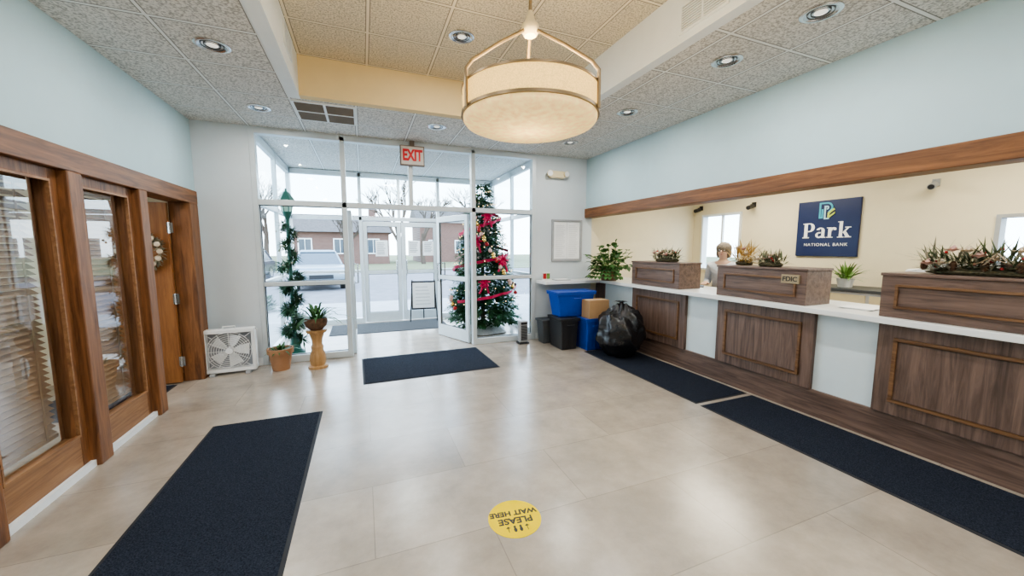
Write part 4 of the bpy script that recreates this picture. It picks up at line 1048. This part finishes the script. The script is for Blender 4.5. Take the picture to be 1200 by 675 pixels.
# ------------------------------------------------------------------ outdoors
struct(obj('pavement', MB().box(-60, 60, 11.5, 28, -.12, -.07).box(-60, -4.6, -20, 11.5, -.12, -.07).box(6.3, 60, -20, 11.5, -.12, -.07), M['asphalt']), 'grey asphalt parking lot outside', 'ground')
struct(obj('sidewalk', MB().box(-4.6, 6.3, 8.2, 11.5, -.12, -.03).box(-4.6, -1.3, 5.7, 8.2, -.12, -.03).box(2.8, 6.3, 5.7, 8.2, -.12, -.03), M['concrete']), 'pale concrete walk outside the doors', 'ground')
struct(obj('lawn', MB().box(-60, 60, 28, 90, -.12, -.05), M['grass']), 'dull winter grass beyond the parking lot', 'ground')
def car(label, paint, loc, rz):
    t = thing('car', label, 'car', loc, rz); L2 = 2.2
    prof = [(-2.2, .32), (-2.22, .62), (-2.1, .86), (-1.2, .95), (1.85, .98), (2.18, .9), (2.22, .55), (2.15, .3)]
    obj('body', MB().prism(prof, lambda a, b: (-.88, a, b), lambda a, b: (.88, a, b)), M[paint], t, bevel=.07, smooth=True, seg=3)
    obj('cabin_glass', MB().taper((-.80, .80, -1.25, 1.95), (-.62, .62, -.45, 1.55), .93, 1.44), M['winglass'], t, bevel=.03)
    obj('roof', MB().taper((-.66, .66, -.55, 1.62), (-.58, .58, -.4, 1.5), 1.42, 1.5), M[paint], t, bevel=.03)
    pl = MB()
    for s in (-1, 1):
        for (a, b) in ((-1.25, -.45), (1.95, 1.55), (.4, .4)): pl.tube([(s*.80, a, .93), (s*.63, b, 1.44)], .035, 6)
    obj('pillars', pl, M[paint], t)
    for s in (-1, 1):
        for y in (-1.4, 1.35):
            w = obj('wheel', MB().tube([(s*.70, y, .33), (s*.90, y, .33)], .33, 20), M['tyre'], t, smooth=True)
            obj('hubcap', MB().tube([(s*.9, y, .33), (s*.915, y, .33)], .2, 14), M['chrome'], w)
        obj('headlamp', MB().box(s*.72-.13, s*.72+.13, -2.235, -2.15, .62, .76), M['white_plastic'], t, bevel=.02)
        obj('tail_lamp', MB().box(s*.74-.1, s*.74+.1, 2.15, 2.235, .68, .88), M['taillamp'], t, bevel=.02)
    obj('grille', MB().box(-.4, .4, -2.24, -2.18, .45, .6), M['black'], t)
car('silver car parked facing the entrance beyond the left glass panel', 'car_silver', (-1.75, 17.5, -.07), R(8))
car('dark car parked farther left in the lot', 'car_dark', (-5.4, 21, -.07), R(-6))
def house(label, loc, w, d, h, rh, rz=0):
    t = thing('house', label, 'building', loc, rz)
    obj('wall', MB().box(-w/2, w/2, 0, d, 0, h), M['brick'], t)
    obj('roof', MB().prism([(-.5, h), (d/2, h+rh), (d+.5, h)], lambda a, b: (-w/2-.4, a, b), lambda a, b: (w/2+.4, a, b)), M['roof'], t)
    n = int(w/2.6)
    for k in range(n):
        x = -w/2+(k+.5)*w/n
        f = obj('window', MB().box(x-.6, x+.6, -.06, 0, 1.0, 2.5), M['white_trim'], t)
        obj('pane', MB().box(x-.5, x-.03, -.07, -.06, 1.1, 2.4).box(x+.03, x+.5, -.07, -.06, 1.1, 2.4), M['winglass'], f)
    obj('chimney', MB().box(w*.3, w*.3+.7, d*.4, d*.4+.7, h, h+rh+.9), M['brick'], t)
house('low red brick house across the street, centre of the doorway view', (-2.0, 40, -.05), 9, 7, 3.1, 1.9)
house('red brick building farther right behind the doors', (10.5, 43, -.05), 9, 7, 4.6, 1.9)
house('red brick house far left across the street', (-15, 42, -.05), 8, 7, 3.2, 2.2)
def bare_tree(label, loc, h, seed):
    rr = random.Random(seed); mb = MB()
    def br(p, d, l, r, dep):
        q = p+d*l*.5+Vector((rr.uniform(-.05, .05)*l, rr.uniform(-.05, .05)*l, 0)); e = p+d*l
        mb.tube([p, q, e], [r, r*.82, r*.62], 5 if dep > 2 else 4, False)
        if dep == 0: return
        for k in range(3 if dep > 1 else 4):
            a = rr.uniform(0, 2*PI); s = rr.uniform(.35, .75)
            nd_ = (d+Vector((math.cos(a)*s, math.sin(a)*s, rr.uniform(-.1, .25)))).normalized(); br(p+d*l*rr.uniform(.6, 1), nd_, l*rr.uniform(.6, .78), r*.55, dep-1)
    br(Vector((0, 0, 0)), Vector((0, 0, 1)), h*.3, h*.024, 5)
    o = obj('bare_tree', mb, M['bark']); o.location = loc; tag(o, label, 'tree'); return o
bare_tree('tall bare winter tree left of the brick house', (-6.2, 31, -.05), 9, 1)
bare_tree('bare winter tree rising behind the entrance doors', (2.6, 30, -.05), 9.5, 2)
bare_tree('bare winter tree right of the doors, behind the Christmas tree', (9.2, 30, -.05), 8.5, 3)
bare_tree('bare winter tree far left beyond the dark car', (-13, 30, -.05), 8, 4)
bare_tree('slim bare winter tree in front of the low brick house', (-1.2, 37, -.05), 6.5, 6)
bare_tree('bare winter tree between the two brick buildings', (5.6, 38, -.05), 10, 8)
def shrub(label, loc, r, seed):
    rr = random.Random(seed); mb = MB()
    for i in range(900):
        d = Vector((rr.gauss(0, 1), rr.gauss(0, 1), abs(rr.gauss(0, 1)))).normalized(); mb.leaf(d*r*rr.uniform(.6, 1), d+Vector((rr.uniform(-.6, .6), rr.uniform(-.6, .6), .2)), r*.3, r*.12, .02)
    t = thing('shrub', label, 'shrub', loc); obj('foliage', mb, M['leaf'], t); obj('stem', MB().tube([(0, 0, 0), (0, 0, r*.7)], .03, 6), M['bark'], t)
shrub('evergreen shrub outside the left side of the vestibule', (-2.6, 10.6, -.03), .55, 2)

# ------------------------------------------------------------------ world, camera, view
w = bpy.data.worlds.new('World'); S.world = w; w.use_nodes = True; nt = w.node_tree; L = nt.links
bg = nt.nodes['Background']
tc = _n(nt, 'ShaderNodeTexCoord'); sp = _n(nt, 'ShaderNodeSeparateXYZ'); L.new(tc.outputs['Generated'], sp.inputs[0])
ra = _n(nt, 'ShaderNodeValToRGB'); ra.color_ramp.elements[0].position = 0; ra.color_ramp.elements[1].position = .6
ra.color_ramp.elements[0].color = (.72, .88, 1, 1); ra.color_ramp.elements[1].color = (.40, .65, 1, 1)
L.new(sp.outputs[2], ra.inputs[0])
no = _n(nt, 'ShaderNodeTexNoise'); no.inputs['Scale'].default_value = 3; no.inputs['Detail'].default_value = 6; L.new(tc.outputs['Generated'], no.inputs[0])
r2 = _n(nt, 'ShaderNodeValToRGB'); r2.color_ramp.elements[0].position = .4; r2.color_ramp.elements[1].position = .65; L.new(no.outputs['Fac'], r2.inputs[0])
mi = _n(nt, 'ShaderNodeMixRGB'); L.new(r2.outputs[0], mi.inputs[0]); L.new(ra.outputs[0], mi.inputs[1]); mi.inputs[2].default_value = (.80, .92, 1, 1)
L.new(mi.outputs[0], bg.inputs[0]); bg.inputs[1].default_value = 7.5

cd = bpy.data.cameras.new('Camera'); cam = bpy.data.objects.new('Camera', cd); COL.objects.link(cam)
cd.sensor_width = 36; cd.lens = 13.2; cd.clip_start = .02; cd.clip_end = 300
cam.location = (0, 0, 1.5); cam.rotation_euler = (R(90-6.03), 0, R(-21.58))
S.camera = cam
S.view_settings.view_transform = 'AgX'
try: S.view_settings.look = 'AgX - Medium High Contrast'
except Exception: pass
S.view_settings.exposure = .25
